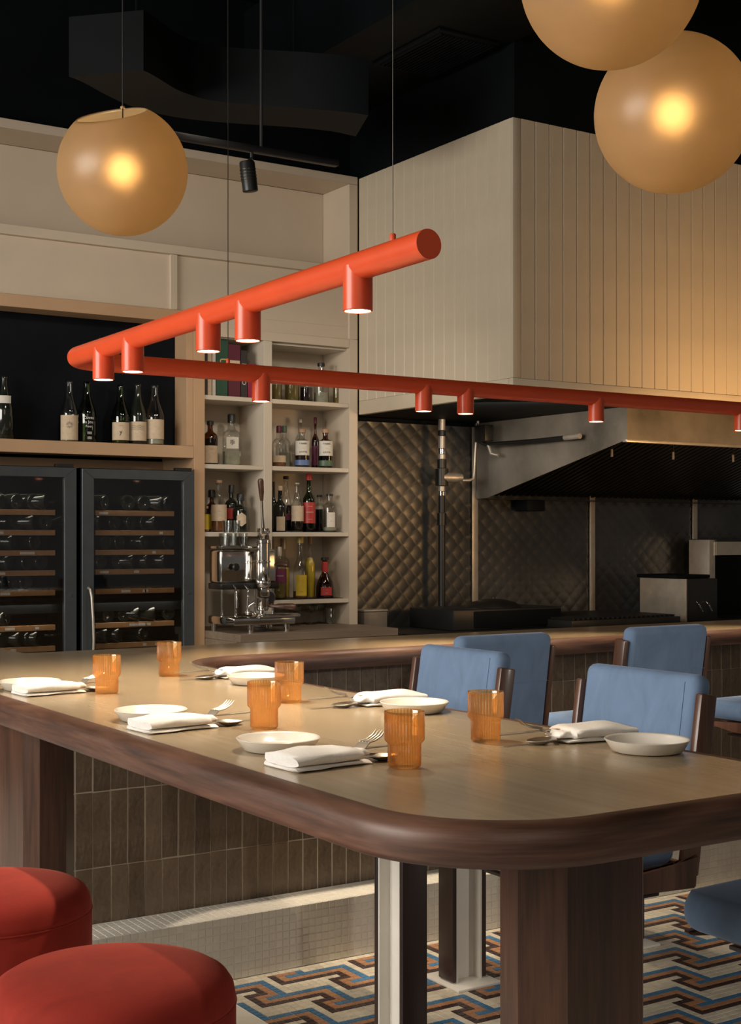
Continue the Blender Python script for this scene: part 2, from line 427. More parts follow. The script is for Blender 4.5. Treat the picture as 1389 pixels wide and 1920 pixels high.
for d, x, y, c in cells[:298]:
    place(FT[c], 'tile', (x+random.uniform(-.0002, .0002), y, -.005), floor)
def joined(name, items, parent, mats):
    """items: (mesh, matrix); one joined object with several materials"""
    vs, fs, mi = [], [], []
    for me, mx, k in items:
        o = len(vs); vs += [tuple(mx @ v.co) for v in me.vertices]
        for p in me.polygons: fs.append([o+q for q in p.vertices]); mi.append(k)
    me2 = bpy.data.meshes.new(name); me2.from_pydata(vs, [], fs)
    for m_ in mats: me2.materials.append(M[m_])
    me2.polygons.foreach_set('material_index', mi); me2.update()
    o = bpy.data.objects.new(name, me2); COL.objects.link(o); o.parent = parent; return o
CL = ['t_cream', 't_orange', 't_black', 't_blue']
tag(joined('mosaic_tile', [(FT[c], Matrix.Translation((x, y, -.005)), CL.index(c)) for d, x, y, c in cells[298:]], floor, CL), kind='stuff')

# ---- white mosaic foot step along the bar
step = thing('mosaic_step', 'low white mosaic-tiled step running along the foot of the bar', 'step', (1.3, 3.46, 0))
SX0, SX1, STOP, RY = 1.30, 4.9, .178, 3.460
def loc_(o, root):  # keep world placement under a moved empty
    o.location = Vector(o.location)-root.location; return o
loc_(boxo('step_core', (SX0, RY+.0013, .0), (SX1, 3.598, STOP-.0014), 'grout', step), step)
WT = unit_tile(.0200, .0200, .0045, .0012, 't_white', 'tile'); pt = .0222
rz = (PI/2, 0, 0); its = []
for i in range(int((SX1-SX0)/pt)):
    for j in range(8):
        x = SX0+(i+.5)*pt; z = (j+.5)*pt
        if 1.72 < x < 2.56: loc_(place(WT, 'tile', (x, RY+.0042, z), step, rz), step)
        else: its.append((WT, Matrix.Translation((x-SX0, .0042, z)) @ Matrix.Rotation(PI/2, 4, 'X'), 0))
    for j in range(6): its.append((WT, Matrix.Translation((SX0+(i+.5)*pt-SX0, (j+.5)*pt*.96+.001, STOP-.0045)), 0))
tag(joined('mosaic_tile', its, step, ['t_white']), kind='stuff')

# ---- bar base faced with stacked tiles
base = thing('bar_base', 'long bar front faced with stacked brown glazed tiles', 'bar', (1.1, 3.61, 0))
loc_(boxo('carcass', (1.16, 3.6035, 0), (5.2, 3.88, .852), 'grout_dark', base), base)
TW, THt = .0513, .2095
meT = []
for k in range(6):
    bm = bmesh.new(); box(bm, (-TW/2+.0014, -.004, -THt/2+.0014), (TW/2-.0014, .004, THt/2-.0014), .0014, 1)
    for v in bm.verts: v.co += Vector((random.uniform(-.0004, .0004), random.uniform(-.0006, .0006), random.uniform(-.0006, .0006)))
    me = bpy.data.meshes.new('tile'); bmesh.ops.recalc_face_normals(bm, faces=bm.faces); bm.to_mesh(me); bm.free(); me.materials.append(M['zellige']); meT.append(me)
its = []
for i in range(78):
    x = 1.428-4*TW+(i+.5)*TW
    for j in range(4):
        z = .121+(j+.5)*THt-.001 + random.uniform(-.0006, .0006)
        if z+THt/2 > .86 and j == 3: z = z
        y = 3.606+random.uniform(-.0012, .0012); me = random.choice(meT)
        if j == 3:
            # top course is cut by the counter
            its.append((me, Matrix.Translation((x-1.1, y-3.61, .748+.0505)) @ Matrix.Diagonal((1, 1, .485, 1)), 0)); continue
        if i < 74: loc_(place(me, 'tile', (x, y, z), base), base)
        else: its.append((me, Matrix.Translation((x-1.1, y-3.61, z)), 0))
tag(joined('cut_tile', its, base, ['zellige']), kind='stuff')

# ---- the L-shaped counter: communal table arm and bar in one top
TOP = .90
def arc(cx, cy, r, a0, a1, n=14):
    return [(cx+r*math.cos(R(a0+(a1-a0)*k/n)), cy+r*math.sin(R(a0+(a1-a0)*k/n))) for k in range(n+1)]
XL, XR, YE, YB, YR, XRR = .952, 1.612, 1.272, 3.545, 3.945, 1.348
rc = .19; rf = .24
edge = [(XL, 5.4)]+arc(XL+rc, YE+rc, rc, 180, 270)+arc(XR-rc, YE+rc, rc, 270, 360)+arc(XR+rf, YB-rf, rf, 180, 90)+[(5.15, YB)]
outline = edge+[(5.15, YR), (XRR, YR), (XRR, 5.4)]
table = thing('communal_counter', 'long oak-topped communal table with walnut edge joining the bar, set for dining', 'table', (1.28, 1.5, 0))
bm = bmesh.new()
a = [bm.verts.new((x, y, TOP-.045)) for x, y in outline]; b = [bm.verts.new((x, y, TOP)) for x, y in outline]
bm.faces.new(a[::-1]); bm.faces.new(b)
for i in range(len(a)): bm.faces.new((a[i], a[(i+1) % len(a)], b[(i+1) % len(a)], b[i]))
# one slab; the arm carries grain along its length, the bar along its own
top = loc_(mk('tabletop', bm, 'oak', table, angle=30), table)
prof = [(-.001, .0002), (.010, .0004), (.017, -.0012), (.024, -.0045), (.0295, -.010), (.0325, -.017), (.0335, -.025), (.0335, -.044), (.0315, -.050), (.027, -.053), (.0, -.053)]
def sweep(path, prof, z):
    bm = bmesh.new(); n = len(path); rings = []
    for i, p in enumerate(path):
        p = Vector(p+(0,)) if len(p) == 2 else Vector(p)
        pa = Vector(path[max(i-1, 0)]+(0,)); pb = Vector(path[min(i+1, n-1)]+(0,))
        t = (pb-pa).normalized(); nr = Vector((t.y, -t.x, 0))  # right of travel
        rings.append([bm.verts.new(p+nr*q[0]+Vector((0, 0, z+q[1]))) for q in prof])
    for r0, r1 in zip(rings, rings[1:]):
        for k in range(len(prof)-1): bm.faces.new((r0[k], r0[k+1], r1[k+1], r1[k]))
    bm.faces.new(rings[0]); bm.faces.new(rings[-1][::-1]); return bm
loc_(mk('walnut_edge', sweep(edge, prof, TOP), 'walnutx', table, angle=50), table)
# table legs: chamfered walnut slabs
def leg_prism(pts): 
    bm = bmesh.new(); prism(bm, pts, 0.0, TOP-.046); return bm
def oct_slab(x0, x1, y0, y1, c): return [(x0+c, y0), (x1-c, y0), (x1, y0+c), (x1, y1-c), (x1-c, y1), (x0+c, y1), (x0, y1-c), (x0, y0+c)]
NLX, NLY = 1.203, 1.435
loc_(mk('leg', leg_prism(oct_slab(NLX, NLX+.235, NLY, NLY+.135, .048)), 'walnut', table, angle=20), table)
loc_(mk('leg', leg_prism(oct_slab(1.02, 1.137, 2.955, 3.35, .028)), 'walnut', table, angle=20), table)
# ================================================================ CHAIRS
def make_chair():
    t = thing('counter_chair', '', 'chair', (0, 0, 0), 0, 'blue velvet counter chairs')
    # upholstered back, leaning
    lean = R(8.5)
    bm = bmesh.new(); box(bm, (-.198, -.157, .665), (-.150, .157, .985), .020, 4)
    bmesh.ops.rotate(bm, cent=(-.155, 0, .64), matrix=Matrix.Rotation(-lean, 3, 'Y'), verts=bm.verts)
    back = mk('backrest', bm, 'blue', t, angle=80)
    bm = bmesh.new(); box(bm, (-.1992, -.150, .8557), (-.1975, .150, .8567)); 
    for s in (1,): box(bm, (-.1515, s*.128-.0006, .68), (-.1487, s*.128+.0006, .968))
    bmesh.ops.rotate(bm, cent=(-.155, 0, .64), matrix=Matrix.Rotation(-lean, 3, 'Y'), verts=bm.verts)
    mk('seam', bm, 'blue', back)
    # cushion with a soft crown
    bm = bmesh.new(); box(bm, (-.150, -.163, .628), (.175, .163, .692), .030, 5)
    for v in bm.verts:
        if v.co.z > .66: v.co.z += .014*max(0, 1-(v.co.x/.17)**2)*max(0, 1-(v.co.y/.17)**2)
    bmesh.ops.subdivide_edges(bm, edges=[e for e in bm.edges if e.calc_length() > .12], cuts=5, use_grid_fill=True)
    for v in bm.verts:
        if v.co.z > .685: v.co.z = .690+.013*max(0, 1-(v.co.x/.17)**2)*max(0, 1-(v.co.y/.17)**2)
    mk('seat', bm, 'blue', t, angle=80)
    for s in (-1, 1):
        bm = bmesh.new()
        pts = [(-.176, .588), (.02, .597), (.135, .612), (.145, .620), (-.130, .636), (-.182, .650)]
        a_ = [bm.verts.new((x, s*.164, z)) for x, z in pts]; b_ = [bm.verts.new((x, s*.180, z)) for x, z in pts]
        bm.faces.new(a_); bm.faces.new(b_[::-1])
        for i in range(len(pts)): bm.faces.new((a_[i], a_[(i+1) % 6], b_[(i+1) % 6], b_[i]))
        bmesh.ops.bevel(bm, geom=bm.edges[:], offset=.003, segments=2, affect='EDGES')
        mk('side_rail', bm, 'post', t)
        bm = bmesh.new(); box(bm, (-.190, s*.1585 if s > 0 else -.1760, .612), (-.148, s*.1760 if s > 0 else -.1585, .950), .004, 2)
        bmesh.ops.rotate(bm, cent=(-.155, 0, .64), matrix=Matrix.Rotation(-lean, 3, 'Y'), verts=bm.verts)
        mk('back_post', bm, 'post', t)
    bm = bmesh.new(); box(bm, (.060, -.1635, .600), (.085, .1635, .6275), .003); mk("cross_rail", bm, "walnut", t); bm = bmesh.new(); box(bm, (-.19, -.1635, .590), (-.166, .1635, .6275), .003); mk("cross_rail", bm, "walnut", t)
    # pedestal: white steel channel between walnut boards on a plate
    bm = bmesh.new()
    box(bm, (-.072, -.044, .008), (-.008, -.039, .5795)); box(bm, (-.072, .039, .008), (-.008, .044, .5795)); box(bm, (-.043, -.039, .008), (-.037, .039, .5795))
    col = mk('column', bm, 'whitesteel', t)
    bm = bmesh.new(); box(bm, (-.10, -.16, .580), (.06, .16, .5875), .002); mk('mounting_plate', bm, 'darkwalnut', t)
    bm = bmesh.new(); box(bm, (-.125, -.075, 0), (.045, .075, .008), .002); mk('base_plate', bm, 'whitesteel', t)
    for s in (-1, 1):
        x0, x1 = (.0445, .058) if s > 0 else (-.058, -.0445)
        bm = bmesh.new(); box(bm, (-.074, x0, .012), (-.006, x1, .579), .002); mk('column_board', bm, 'darkwalnut', t)
    return t
chair = make_chair()
CH = [(1.730, 2.005, PI, 'light blue velvet chair at the table, nearer of the two visible backs'),
      (1.738, 2.615, PI, 'light blue velvet chair at the table edge, farther one, left of the middle bar chair'),
      (1.745, 1.385, PI, 'blue velvet chair nearest the camera, only its seat showing at the lower right'),
      (2.320, 3.145, PI/2, 'blue velvet chair at the bar seen from behind, overlapped by the farther table chair'),
      (2.945, 3.165, PI/2, 'dark blue velvet bar chair, its backrest seen from behind between walnut posts'),
      (3.66, 3.155, PI/2, 'blue velvet bar chair with only its seat showing at the right edge')]
for i, (x, y, r_, lb) in enumerate(CH):
    c = chair if i == 0 else copy_tree(chair)
    c.location = (x, y, 0); c.rotation_euler = (0, 0, r_); c['label'] = lb
# ================================================================ STOOLS
def make_stool():
    t = thing('stool', '', 'stool', (0, 0, 0), 0, 'red velvet stools'); r = .166; H = .652
    prof = [(0, H+.008), (r*.4, H+.007), (r*.7, H+.003), (r*.86, H-.004), (r*.94, H-.012), (r*.985, H-.023), (r, H-.036), (r+.0015, H-.042), (r-.001, H-.045), (r+.001, H-.049), (r+.001, H-.10), (r, H-.175), (r-.006, H-.185), (0, H-.185)]
    s = latheo('seat', prof, 'redv', t, seg=72, angle=80)
    bm = bmesh.new(); tube(bm, [((r+.0006)*math.cos(2*PI*k/72), (r+.0006)*math.sin(2*PI*k/72), H-.0445) for k in range(73)], .0016, 6, False); mk('piping', bm, 'redv', s)
    latheo('base_ring', [(0, H-.186), (r-.012, H-.186), (r-.012, H-.205), (0, H-.205)], 'walnut', t, seg=48)
    latheo('column', [(.03, H-.205), (.03, .012), (0, .012)], 'whitesteel', t)
    latheo('base_plate', [(0, .012), (.13, .012), (.14, .008), (.14, .0), (0, 0)], 'whitesteel', t, seg=48); return t
st = make_stool(); st.location = (.728, 1.765, 0); st['label'] = 'round red velvet stool in the foreground at the bottom left, nearest the camera'
dup(st, (.735, 2.31, 0), .4, 'round red velvet stool farther along the table, cut by the left picture edge')
# ================================================================ RED LAMP
lamp = thing('linear_lamp', 'coral red tubular L-shaped pendant lamp with downlights over table and bar', 'lamp', (1.30, 3.47, 1.70))
LX, LY, LZ, LR = 1.30, 3.47, 1.703, .0247
path = [(LX, 1.83, LZ+.012)]+[(LX, 1.83+(LY-.10-1.83)*k/6, LZ+.012*(1-k/6)) for k in range(1, 7)]
path += [(LX+.10-.10*math.cos(R(a)), LY-.10+.10*math.sin(R(a)), LZ) for a in range(10, 91, 8)]+[(5.3, LY, LZ)]
bm = bmesh.new(); tube(bm, path, LR, 40); loc_(mk('tube', bm, 'red', lamp, angle=50), lamp)
for k, (x, y) in enumerate([(LX, v) for v in (2.045, 2.455, 2.632, 3.03, 3.21)]+[(v, LY) for v in (1.88, 2.445, 2.605, 3.15, 3.85, 4.5)]):
    z = LZ+(.012*(1-(y-1.83)/1.54) if x == LX else 0)
    h = loc_(latheo('spot_head', [(0, z), (.0262, z), (.0262, z-.077), (.0235, z-.0785), (.0225, z-.072), (0, z-.072)], 'red', lamp, (x, y, 0), 40), lamp)
    f = latheo('lens', [(0, z-.0775), (.0222, z-.0775), (.0222, z-.0725), (0, z-.0725)], 'lampface', h, (x, y, 0), 28)
    spot('lamp_spot', (x, y, z-.08), (x, y, 0), 30 if x == LX else 40, (1.0, .83, .63), 84 if x == LX else 58, .8, .018)
for x, y, z in ((LX, 1.935, LZ+.011), (1.775, LY, LZ), (4.6, LY, LZ)):
    s_ = loc_(latheo('cable_stud', [(0, z+LR+.012), (.0045, z+LR+.012), (.0055, z+LR+.010), (.0055, z+LR-.003), (0, z+LR-.003)], 'red', lamp, (x, y, 0), 16), lamp)
    loc_(tubeo('cable', [(x, y, z+LR+.01), (x, y, 3.995)], .0008 if y < 3 else .0012, 'darksteel', lamp, 6), lamp)
# ================================================================ GLOBES
def globe(loc, tilt_dir, tilt, lb, opening=.53):
    t = thing('globe_pendant', lb, 'lamp', loc, 0, 'amber glass globe pendants'); r = .18
    a0 = math.asin(opening); prof = []
    for k in range(41): a = a0+(PI-a0)*k/40; prof.append((r*math.sin(a) if k < 40 else 0, r*math.cos(a)))
    bm = bmesh.new(); lathe(bm, prof, (0, 0, 0), 72)
    ax = Vector((-tilt_dir[1], tilt_dir[0], 0)).normalized()
    bmesh.ops.rotate(bm, cent=(0, 0, 0), matrix=Matrix.Rotation(tilt, 3, ax), verts=bm.verts)
    g = mk('glass_globe', bm, 'frost', t, angle=80)
    s = g.modifiers.new('thickness', 'SOLIDIFY'); s.thickness = .0035; s.offset = -1
    latheo('bulb', [(0, .040), (.018, .036), (.034, .020), (.040, 0), (.034, -.020), (.018, -.036), (0, -.041)], 'bulb', t, (0, 0, 0), 28, angle=80)
    latheo('socket', [(0, .075), (.012, .075), (.014, .072), (.014, .038), (0, .038)], 'darksteel', t, (0, 0, 0), 20)
    bm = bmesh.new(); tube(bm, [(0, 0, .07), (0, 0, 3.995-loc[2])], .0022, 8); mk('cord', bm, 'plastic', t)
    latheo('cord_ring', [(0, .178), (.006, .178), (.007, .175), (.006, .172), (0, .172)], 'cork', t, (0, 0, 0), 12)
    return t
cdir = Vector((-1.521, -3.615))
globe((1.521, 3.615, 2.263), (-.75, -.66), R(27), 'amber frosted glass globe pendant hanging alone at the upper left', .54)
globe((2.314, 2.289, 2.213), (.4, .8), R(10), 'amber frosted glass globe pendant at the upper right, lower of the two overlapping')
globe((1.884, 2.032, 2.35), (.4, .8), R(8), 'amber frosted glass globe pendant cut off by the top of the picture')
# ================================================================ BACK CABINETS
FY, BY, DEP = 6.20, 6.62, .27
cab = thing('shelf_cabinet', 'built-in cream cabinet with open bottle shelves beside the kitchen opening', 'cabinet', (3.5, 6.2, 0))
XA, XB = .6, 3.941
upc = thing('upper_cabinet', 'cream upper cabinet band with a long open niche and recessed panels', 'cabinet', (2.5, 6.2, 2.6))
P = lambda n, a, b, m='cream', par=None, bev=.0015: loc_(boxo(n, a, b, m, par or cab, bev, 1), par or cab)
P('back_panel', (XA, FY+DEP, 2.64), (XB-.053, FY+DEP+.02, 3.1075), 'cream', upc); P('back_panel', (3.042, FY+DEP+.0005, .0), (XB-.053, FY+DEP+.02, 2.29), 'white_shelf')
P('top_rail', (XA, FY, 3.108), (XB, FY+DEP, 3.150), 'cream', upc); P('ledge', (XA, FY-.008, 2.622), (3.888, FY+DEP-.0005, 2.667), 'cream', upc)
P('side_post', (3.889, FY, .0), (XB, FY+DEP+.02, 2.2865), 'cream'); P('side_post', (3.889, FY, 2.287), (XB, FY+DEP+.02, 3.1075), 'cream', upc)
P('middle_post', (3.376, FY, .779), (3.423, FY+DEP, 2.2395), 'white_shelf')
P('rail', (3.0415, FY, 2.24), (3.888, FY+.03, 2.286)); P('stile', (2.859, FY, 2.352), (2.895, FY+.03, 2.6215), 'cream', upc)
P('upper_panel', (XA, FY+.018, 2.352), (2.8585, FY+.03, 2.6215), 'cream', upc, 0); P('upper_panel', (2.8955, FY+.018, 2.352), (3.888, FY+.03, 2.6215), 'cream', upc, 0); P('lower_rail', (3.001, FY+.018, 2.2868), (3.888, FY+.03, 2.3515), 'cream', upc, 0)
P('bay_top', (3.042, FY+.031, 2.236), (3.3755, FY+DEP, 2.25), 'white_shelf'); P('bay_top', (3.4235, FY+.031, 2.228), (3.888, FY+DEP, 2.24), 'white_shelf')
SH = {1: 1.945, 2: 1.602, 3: 1.264}
for k, z in SH.items():
    P('shelf', (3.042, FY+.003, z-.022), (3.3755, FY+DEP, z), 'white_shelf'); P('shelf', (3.4235, FY+.003, z-.022), (3.888, FY+DEP, z), 'white_shelf')
P('shelf', (3.4235, FY+.003, .893), (3.888, FY+DEP, .915), 'white_shelf')
boxo('liner', (3.435-3.5, .03, 1.2645), (3.87-3.5, .24, 1.2665), 'ink', cab); boxo('liner', (3.435-3.5, .03, .9155), (3.87-3.5, .24, .9175), 'ink', cab)
# tan surround with blackboard, ledge and fridge niche
sur = thing('fridge_surround', 'tan lacquered surround framing a blackboard above two wine fridges', 'cabinet', (2.4, 6.2, 0))
P('top_rail', (XA, FY-.006, 2.292), (2.999, FY+.14, 2.351), 'tan', sur); P('side_post', (2.982, FY-.006, 0), (3.0405, FY+DEP+.10, 2.2860), 'tan', sur)
P('inner_frame', (2.946, FY+.004, 1.689), (2.9815, FY+.14, 2.2915), 'tan', sur)
P('ledge', (XA, FY-.006, 1.628), (2.9815, FY+.14, 1.688), 'tan', sur)
P('blackboard', (XA, FY+.141, 1.689), (2.9455, FY+.155, 2.2915), 'board', sur)
P('niche_back', (XA, FY+.36, 0), (2.9815, FY+.375, 1.6275), 'tan', sur)
# worktop under the shelves
wt = thing('back_worktop', 'grey-brown wooden worktop below the shelves holding the espresso machine', 'worktop', (3.5, 6.0, .7))
P('top', (3.0415, 5.82, .740), (3.943, 6.199, .777), 'counter', wt); P('top', (3.0415, 6.199, .740), (3.888, 6.469, .777), 'counter', wt)
P('cabinet_body', (3.0415, 5.86, 0), (3.935, 6.198, .7395), 'counter', wt)

# ================================================================ WINE FRIDGES
def fridge(x0, x1, zt, lb, handle):
    t = thing('wine_fridge', lb, 'fridge', ((x0+x1)/2, 6.18, 0))
    y0 = 6.17; cx = (x0+x1)/2
    def B(n, a, b, m, par=None, bev=.001):
        o = boxo(n, (a[0]-cx, a[1]-6.18, a[2]), (b[0]-cx, b[1]-6.18, b[2]), m, par or t, bev, 1); return o
    for a, b in (((x0, y0+.345, .04), (x1, y0+.36, zt)), ((x0, y0+.03, .04), (x0+.015, y0+.344, zt)), ((x1-.015, y0+.03, .04), (x1, y0+.344, zt)), ((x0+.015, y0+.03, zt-.02), (x1-.015, y0+.344, zt)), ((x0+.015, y0+.03, .04), (x1-.015, y0+.344, .06)), ((x0+.015, y0+.05, .885), (x1-.015, y0+.344, .925))):
        B('body_panel', a, b, 'black', None, 0)
    # mitred door frame
    W, Wt = .058, .046; z0 = .07; d = thing('door', '', None, (0, 0, 0)); 
    bpy.data.objects.remove(d)
    bm = bmesh.new()
    O = [(x0, z0), (x1, z0), (x1, zt-.004), (x0, zt-.004)]; I = [(x0+W, z0+Wt), (x1-W, z0+Wt), (x1-W, zt-.004-Wt), (x0+W, zt-.004-Wt)]
    dr = None
    for k in range(4):
        bm = bmesh.new(); k2 = (k+1) % 4; q = [O[k], O[k2], I[k2], I[k]]
        f = [bm.verts.new((x-cx, y0-6.18, z)) for x, z in q]; g = [bm.verts.new((x-cx, y0+.029-6.18, z)) for x, z in q]
        bm.faces.new(f); bm.faces.new(g[::-1])
        for i in range(4): bm.faces.new((f[i], f[(i+1) % 4], g[(i+1) % 4], g[i]))
        bmesh.ops.bevel(bm, geom=bm.edges[:], offset=.0012, segments=1, affect='EDGES')
        mk('door_frame', bm, 'greyframe', t)
    B('inner_light_strip', (x0+.10, y0+.20, zt-.030), (x1-.10, y0+.215, zt-.0215), 'strip')
    [area('fridge_fill', (cx, y0+.036, z_), (cx, y0+.12, z_-.55), .4, .03, .6, (1.0, .88, .70)) for z_ in (zt-.04, .94)]  # added fills inside the door, brightening racks and bottle ends
    B('glass_pane', (x0+W-.004, y0+.012, z0+Wt-.004), (x1-W+.004, y0+.016, zt-Wt), 'fglass', bev=0)
    B('hinge', (x1-.10, y0-.002, zt-.003), (x1-.015, y0+.028, zt+.012), 'plastic')
    latheo('lock', [(0, -.004), (.006, -.004), (.006, .002), (0, .002)], 'chrome', t, (0, 0, 0), 12).matrix_local = Matrix.Translation((x1-.028-cx, y0-.002-6.18, .965)) @ Matrix.Rotation(PI/2, 4, 'X')
    for z in (1.356, 1.262, 1.168, 1.075, .982, .820, .722, .60, .48, .36):
        r_ = B('rack', (x0+.085, y0+.05, z-.015), (x1-.085, y0+.07, z+.010), 'rack')
        bm = bmesh.new()
        for k in range(7):
            xx = x0+.09+(x1-x0-.2)*k/6; box(bm, (xx-cx, y0+.07-6.18, z-.006), (xx+.012-cx, y0+.33-6.18, z+.002))
        tag(mk('rack_wire', bm, 'darksteel', t), kind='stuff')
        for k in range(random.choice((1, 2, 3))):
            xx = x0+.10+(x1-x0-.26)*random.random(); w = random.choice((.018, .026, .045))
            B('price_tag', (xx, y0+.0485, z-.009), (xx+w, y0+.0497, z+.003), 'paper', r_, 0)
    if handle:
        tubeo('handle', [(x0+.030-cx, y0-6.18, 1.00), (x0+.030-cx, y0-.02-6.18, .995), (x0+.033-cx, y0-.034-6.18, .96), (x0+.037-cx, y0-.042-6.18, .85), (x0+.039-cx, y0-.044-6.18, .76), (x0+.037-cx, y0-.040-6.18, .62), (x0+.033-cx, y0-.02-6.18, .54), (x0+.033-cx, y0-6.18, .53)], .0065, 'trim_steel', t, 10)
    return t
fridge(1.78, 2.366, 1.567, 'glass-door wine fridge cut by the left picture edge', False)
fridge(2.394, 2.972, 1.565, 'glass-door wine fridge in the middle with curved steel handle, beside the tan post', True)
bm = bmesh.new()
bprof = [(0, .012), (.010, .006), (.024, .001), (.034, 0), (.037, .004), (.0375, .012), (.0375, .17), (.033, .205), (.018, .235), (.0145, .27), (.0155, .285), (.0145, .30), (0, .30)]
vb0 = latheo('wine_bottle', bprof, 'darkglass', None, seg=22)
vb = vb0.data
lay = []
zr = [1.356, 1.262, 1.168, 1.075, .982, .820, .722]
for z, L in zip(zr, ([2, 31, 62, 94], [30, 62, 94], [23, 64], [16, 50, 76], [9, 26, 47], [9], [4, 36, 55, 69])): lay += [(p, z, 'left') for p in L]
for z, L in zip(zr, ([196, 238, 268, 302, 325], [185, 213, 245, 271, 290], [196, 223, 269, 314], [187, 219, 248, 276, 308], [], [202, 231, 259, 288, 320], [199, 222, 268])): lay += [(p, z, 'right') for p in L]
names = {zr[0]: 'top', zr[1]: 'second', zr[2]: 'third', zr[3]: 'fourth', zr[4]: 'fifth', zr[5]: 'sixth', zr[6]: 'seventh'}
CN = {}
for k, (p, z, s) in enumerate(lay):
    x = xat(p, 6.25)
    if s == 'left': x = min(x, 2.24)
    else: x = min(max(x, 2.50), 2.865)
    o = vb0 if k == 0 else bpy.data.objects.new('wine_bottle', vb)
    if k: COL.objects.link(o)
    o.location = (x, 6.232, z+.0105+.0375); o.rotation_euler = (-PI/2, 0, random.random())
    CN[(z, s)] = CN.get((z, s), 0)+1
    tag(o, 'dark wine bottle, %s from left on the %s rack of the %s wine fridge' % (['first', 'second', 'third', 'fourth', 'fifth', 'sixth'][CN[(z, s)]-1], names[z], s), 'bottle', 'bottles lying in the wine fridges')

# ================================================================ BOTTLES AND JARS
def smooth_prof(key, n=5):
    out = []
    for i in range(len(key)-1):
        out.append(key[i])
    out.append(key[-1]); return out
SHAPES = {
 'burgundy': lambda r, h: [(0, 0), (r*.9, 0), (r, .006), (r, h*.45), (r*.97, h*.5), (r*.85, h*.57), (r*.62, h*.66), (r*.44, h*.75), (r*.36, h*.84), (r*.33, h*.95), (r*.40, h*.955), (r*.40, h*.985), (r*.34, h), (0, h)],
 'bordeaux': lambda r, h: [(0, 0), (r*.92, 0), (r, .006), (r, h*.58), (r*.93, h*.64), (r*.62, h*.70), (r*.40, h*.75), (r*.36, h*.82), (r*.35, h*.97), (r*.4, h*.975), (r*.4, h), (0, h)],
 'spirit': lambda r, h: [(0, 0), (r*.92, 0), (r, .008), (r, h*.60), (r*.97, h*.655), (r*.84, h*.705), (r*.58, h*.74), (r*.40, h*.765), (r*.36, h*.80), (r*.36, h*.9), (r*.42, h*.905), (r*.42, h*.93), (0, h*.93)],
 'squat': lambda r, h: [(0, 0), (r*.95, 0), (r, .008), (r*.98, h*.25), (r*.88, h*.38), (r*.62, h*.50), (r*.36, h*.60), (r*.30, h*.70), (r*.34, h*.78), (r*.30, h*.9), (r*.36, h*.92), (0, h*.92)],
 'jar': lambda r, h: [(0, 0), (r*.94, 0), (r, .006), (r, h*.70), (r*.93, h*.77), (r*.80, h*.80), (r*.80, h*.84), (0, h*.84)],
}
def bottle(name, px, Y, z, h, w, shape, glass, label, cat, liquid=None, lvl=.5, cap=None, capr=.42, caph=.09, lab=None, labz=(.12, .42), labw=.75, text=None, square=False, extra=None, off=0):
    """w = full width; the bottle faces the room"""
    r = w*(.60 if shape == 'spirit' else .55); t = thing(name, label, cat, (xat(px, Y), Y, z+.0006), -R(20)+off)
    prof = SHAPES[shape](r, h); bm = bmesh.new(); lathe(bm, prof, (0, 0, 0), 24)
    def sq(bm, rr=r):
        for v in bm.verts:
            if v.co.z < h*.66:
                x, y = v.co.x, v.co.y; q = math.hypot(x, y)
                if q > 1e-5:
                    m_ = max(abs(x), abs(y))/q; s = (1/m_)**.62 if m_ else 1
                    v.co.x *= s*.92; v.co.y *= s*.75
    if square: sq(bm)
    mk('glass', bm, glass, t, angle=60)
    if liquid:
        k = [(a*.94, max(b, .004)) for a, b in prof if b <= h*lvl]
        k = [(0, .004)]+k[1:]; last = k[-1][0]
        k += [(last, h*lvl), (0, h*lvl)]
        bm = bmesh.new(); lathe(bm, k, (0, 0, 0), 24)
        if square: sq(bm)
        mk('liquid', bm, liquid, t, angle=60)
    if cap:
        zz = prof[-1][1]
        latheo('cap', [(0, zz-caph*h*.15), (r*capr, zz-caph*h*.15), (r*capr, zz+caph*h*.85), (r*capr*.85, zz+caph*h), (0, zz+caph*h)], cap, t, seg=16)
    if lab:
        a = labw*PI/2 if not square else labw*.9; rr = r+.0008
        bm = bmesh.new(); n = 12; f = []; g = []
        for k in range(n+1):
            th = -a+2*a*k/n
            for lst, zz in ((f, h*labz[0]), (g, h*labz[1])):
                if square: lst.append(bm.verts.new((-r*labw+2*r*labw*k/n, -(r*.75+.0012), zz)))
                else: lst.append(bm.verts.new((rr*math.sin(th), -rr*math.cos(th), zz)))
        for k in range(n): bm.faces.new((f[k], f[k+1], g[k+1], g[k]))
        solid(bm, .0004)
        lo = mk('label', bm, lab, t, angle=80)
        if text:
            for s, dz, size, mt in text:
                lettering(s, size, mt, t if not lo else lo, h*(labz[0]+(labz[1]-labz[0])*dz), None if square else rr, off=.0004 if not square else r*.75+.0016)
    if extra: extra(t, r, h)
    return t
# --- on the ledge
BY0 = 6.27
def ledge(px, top, w, *a, **k): 
    h = zat(px, top, BY0)-1.688; bottle('wine_bottle', px, BY0, 1.688, h, w, *a, **k)
def ring_art(t, r, h):
    bm = bmesh.new()
    for k in range(12):
        a = 2*PI*k/12; x, z = .014*math.cos(a), .014*math.sin(a)
        box(bm, (-.0006, -.0003, .006), (.0006, .0003, .017), rot=Matrix.Rotation(a, 3, 'Y'), piv=Vector((0, 0, 0)))
    for v in bm.verts: v.co.z += h*.27; v.co.y -= r+.0016
    tag(mk('label_print', bm, 'ink', t), kind='stuff')
def chalk(t, r, h):
    for s, z, sz in (('Cuvee', .40, .021), ('la Jou', .33, .020), ('Fous', .26, .016)): lettering(s, sz, 'chalk', t, h*z, r+.0006, x0=.008)
    for z in (.15, .07): lettering('IIIII', .018, 'chalk', t, h*z, r+.0006, x0=.012)
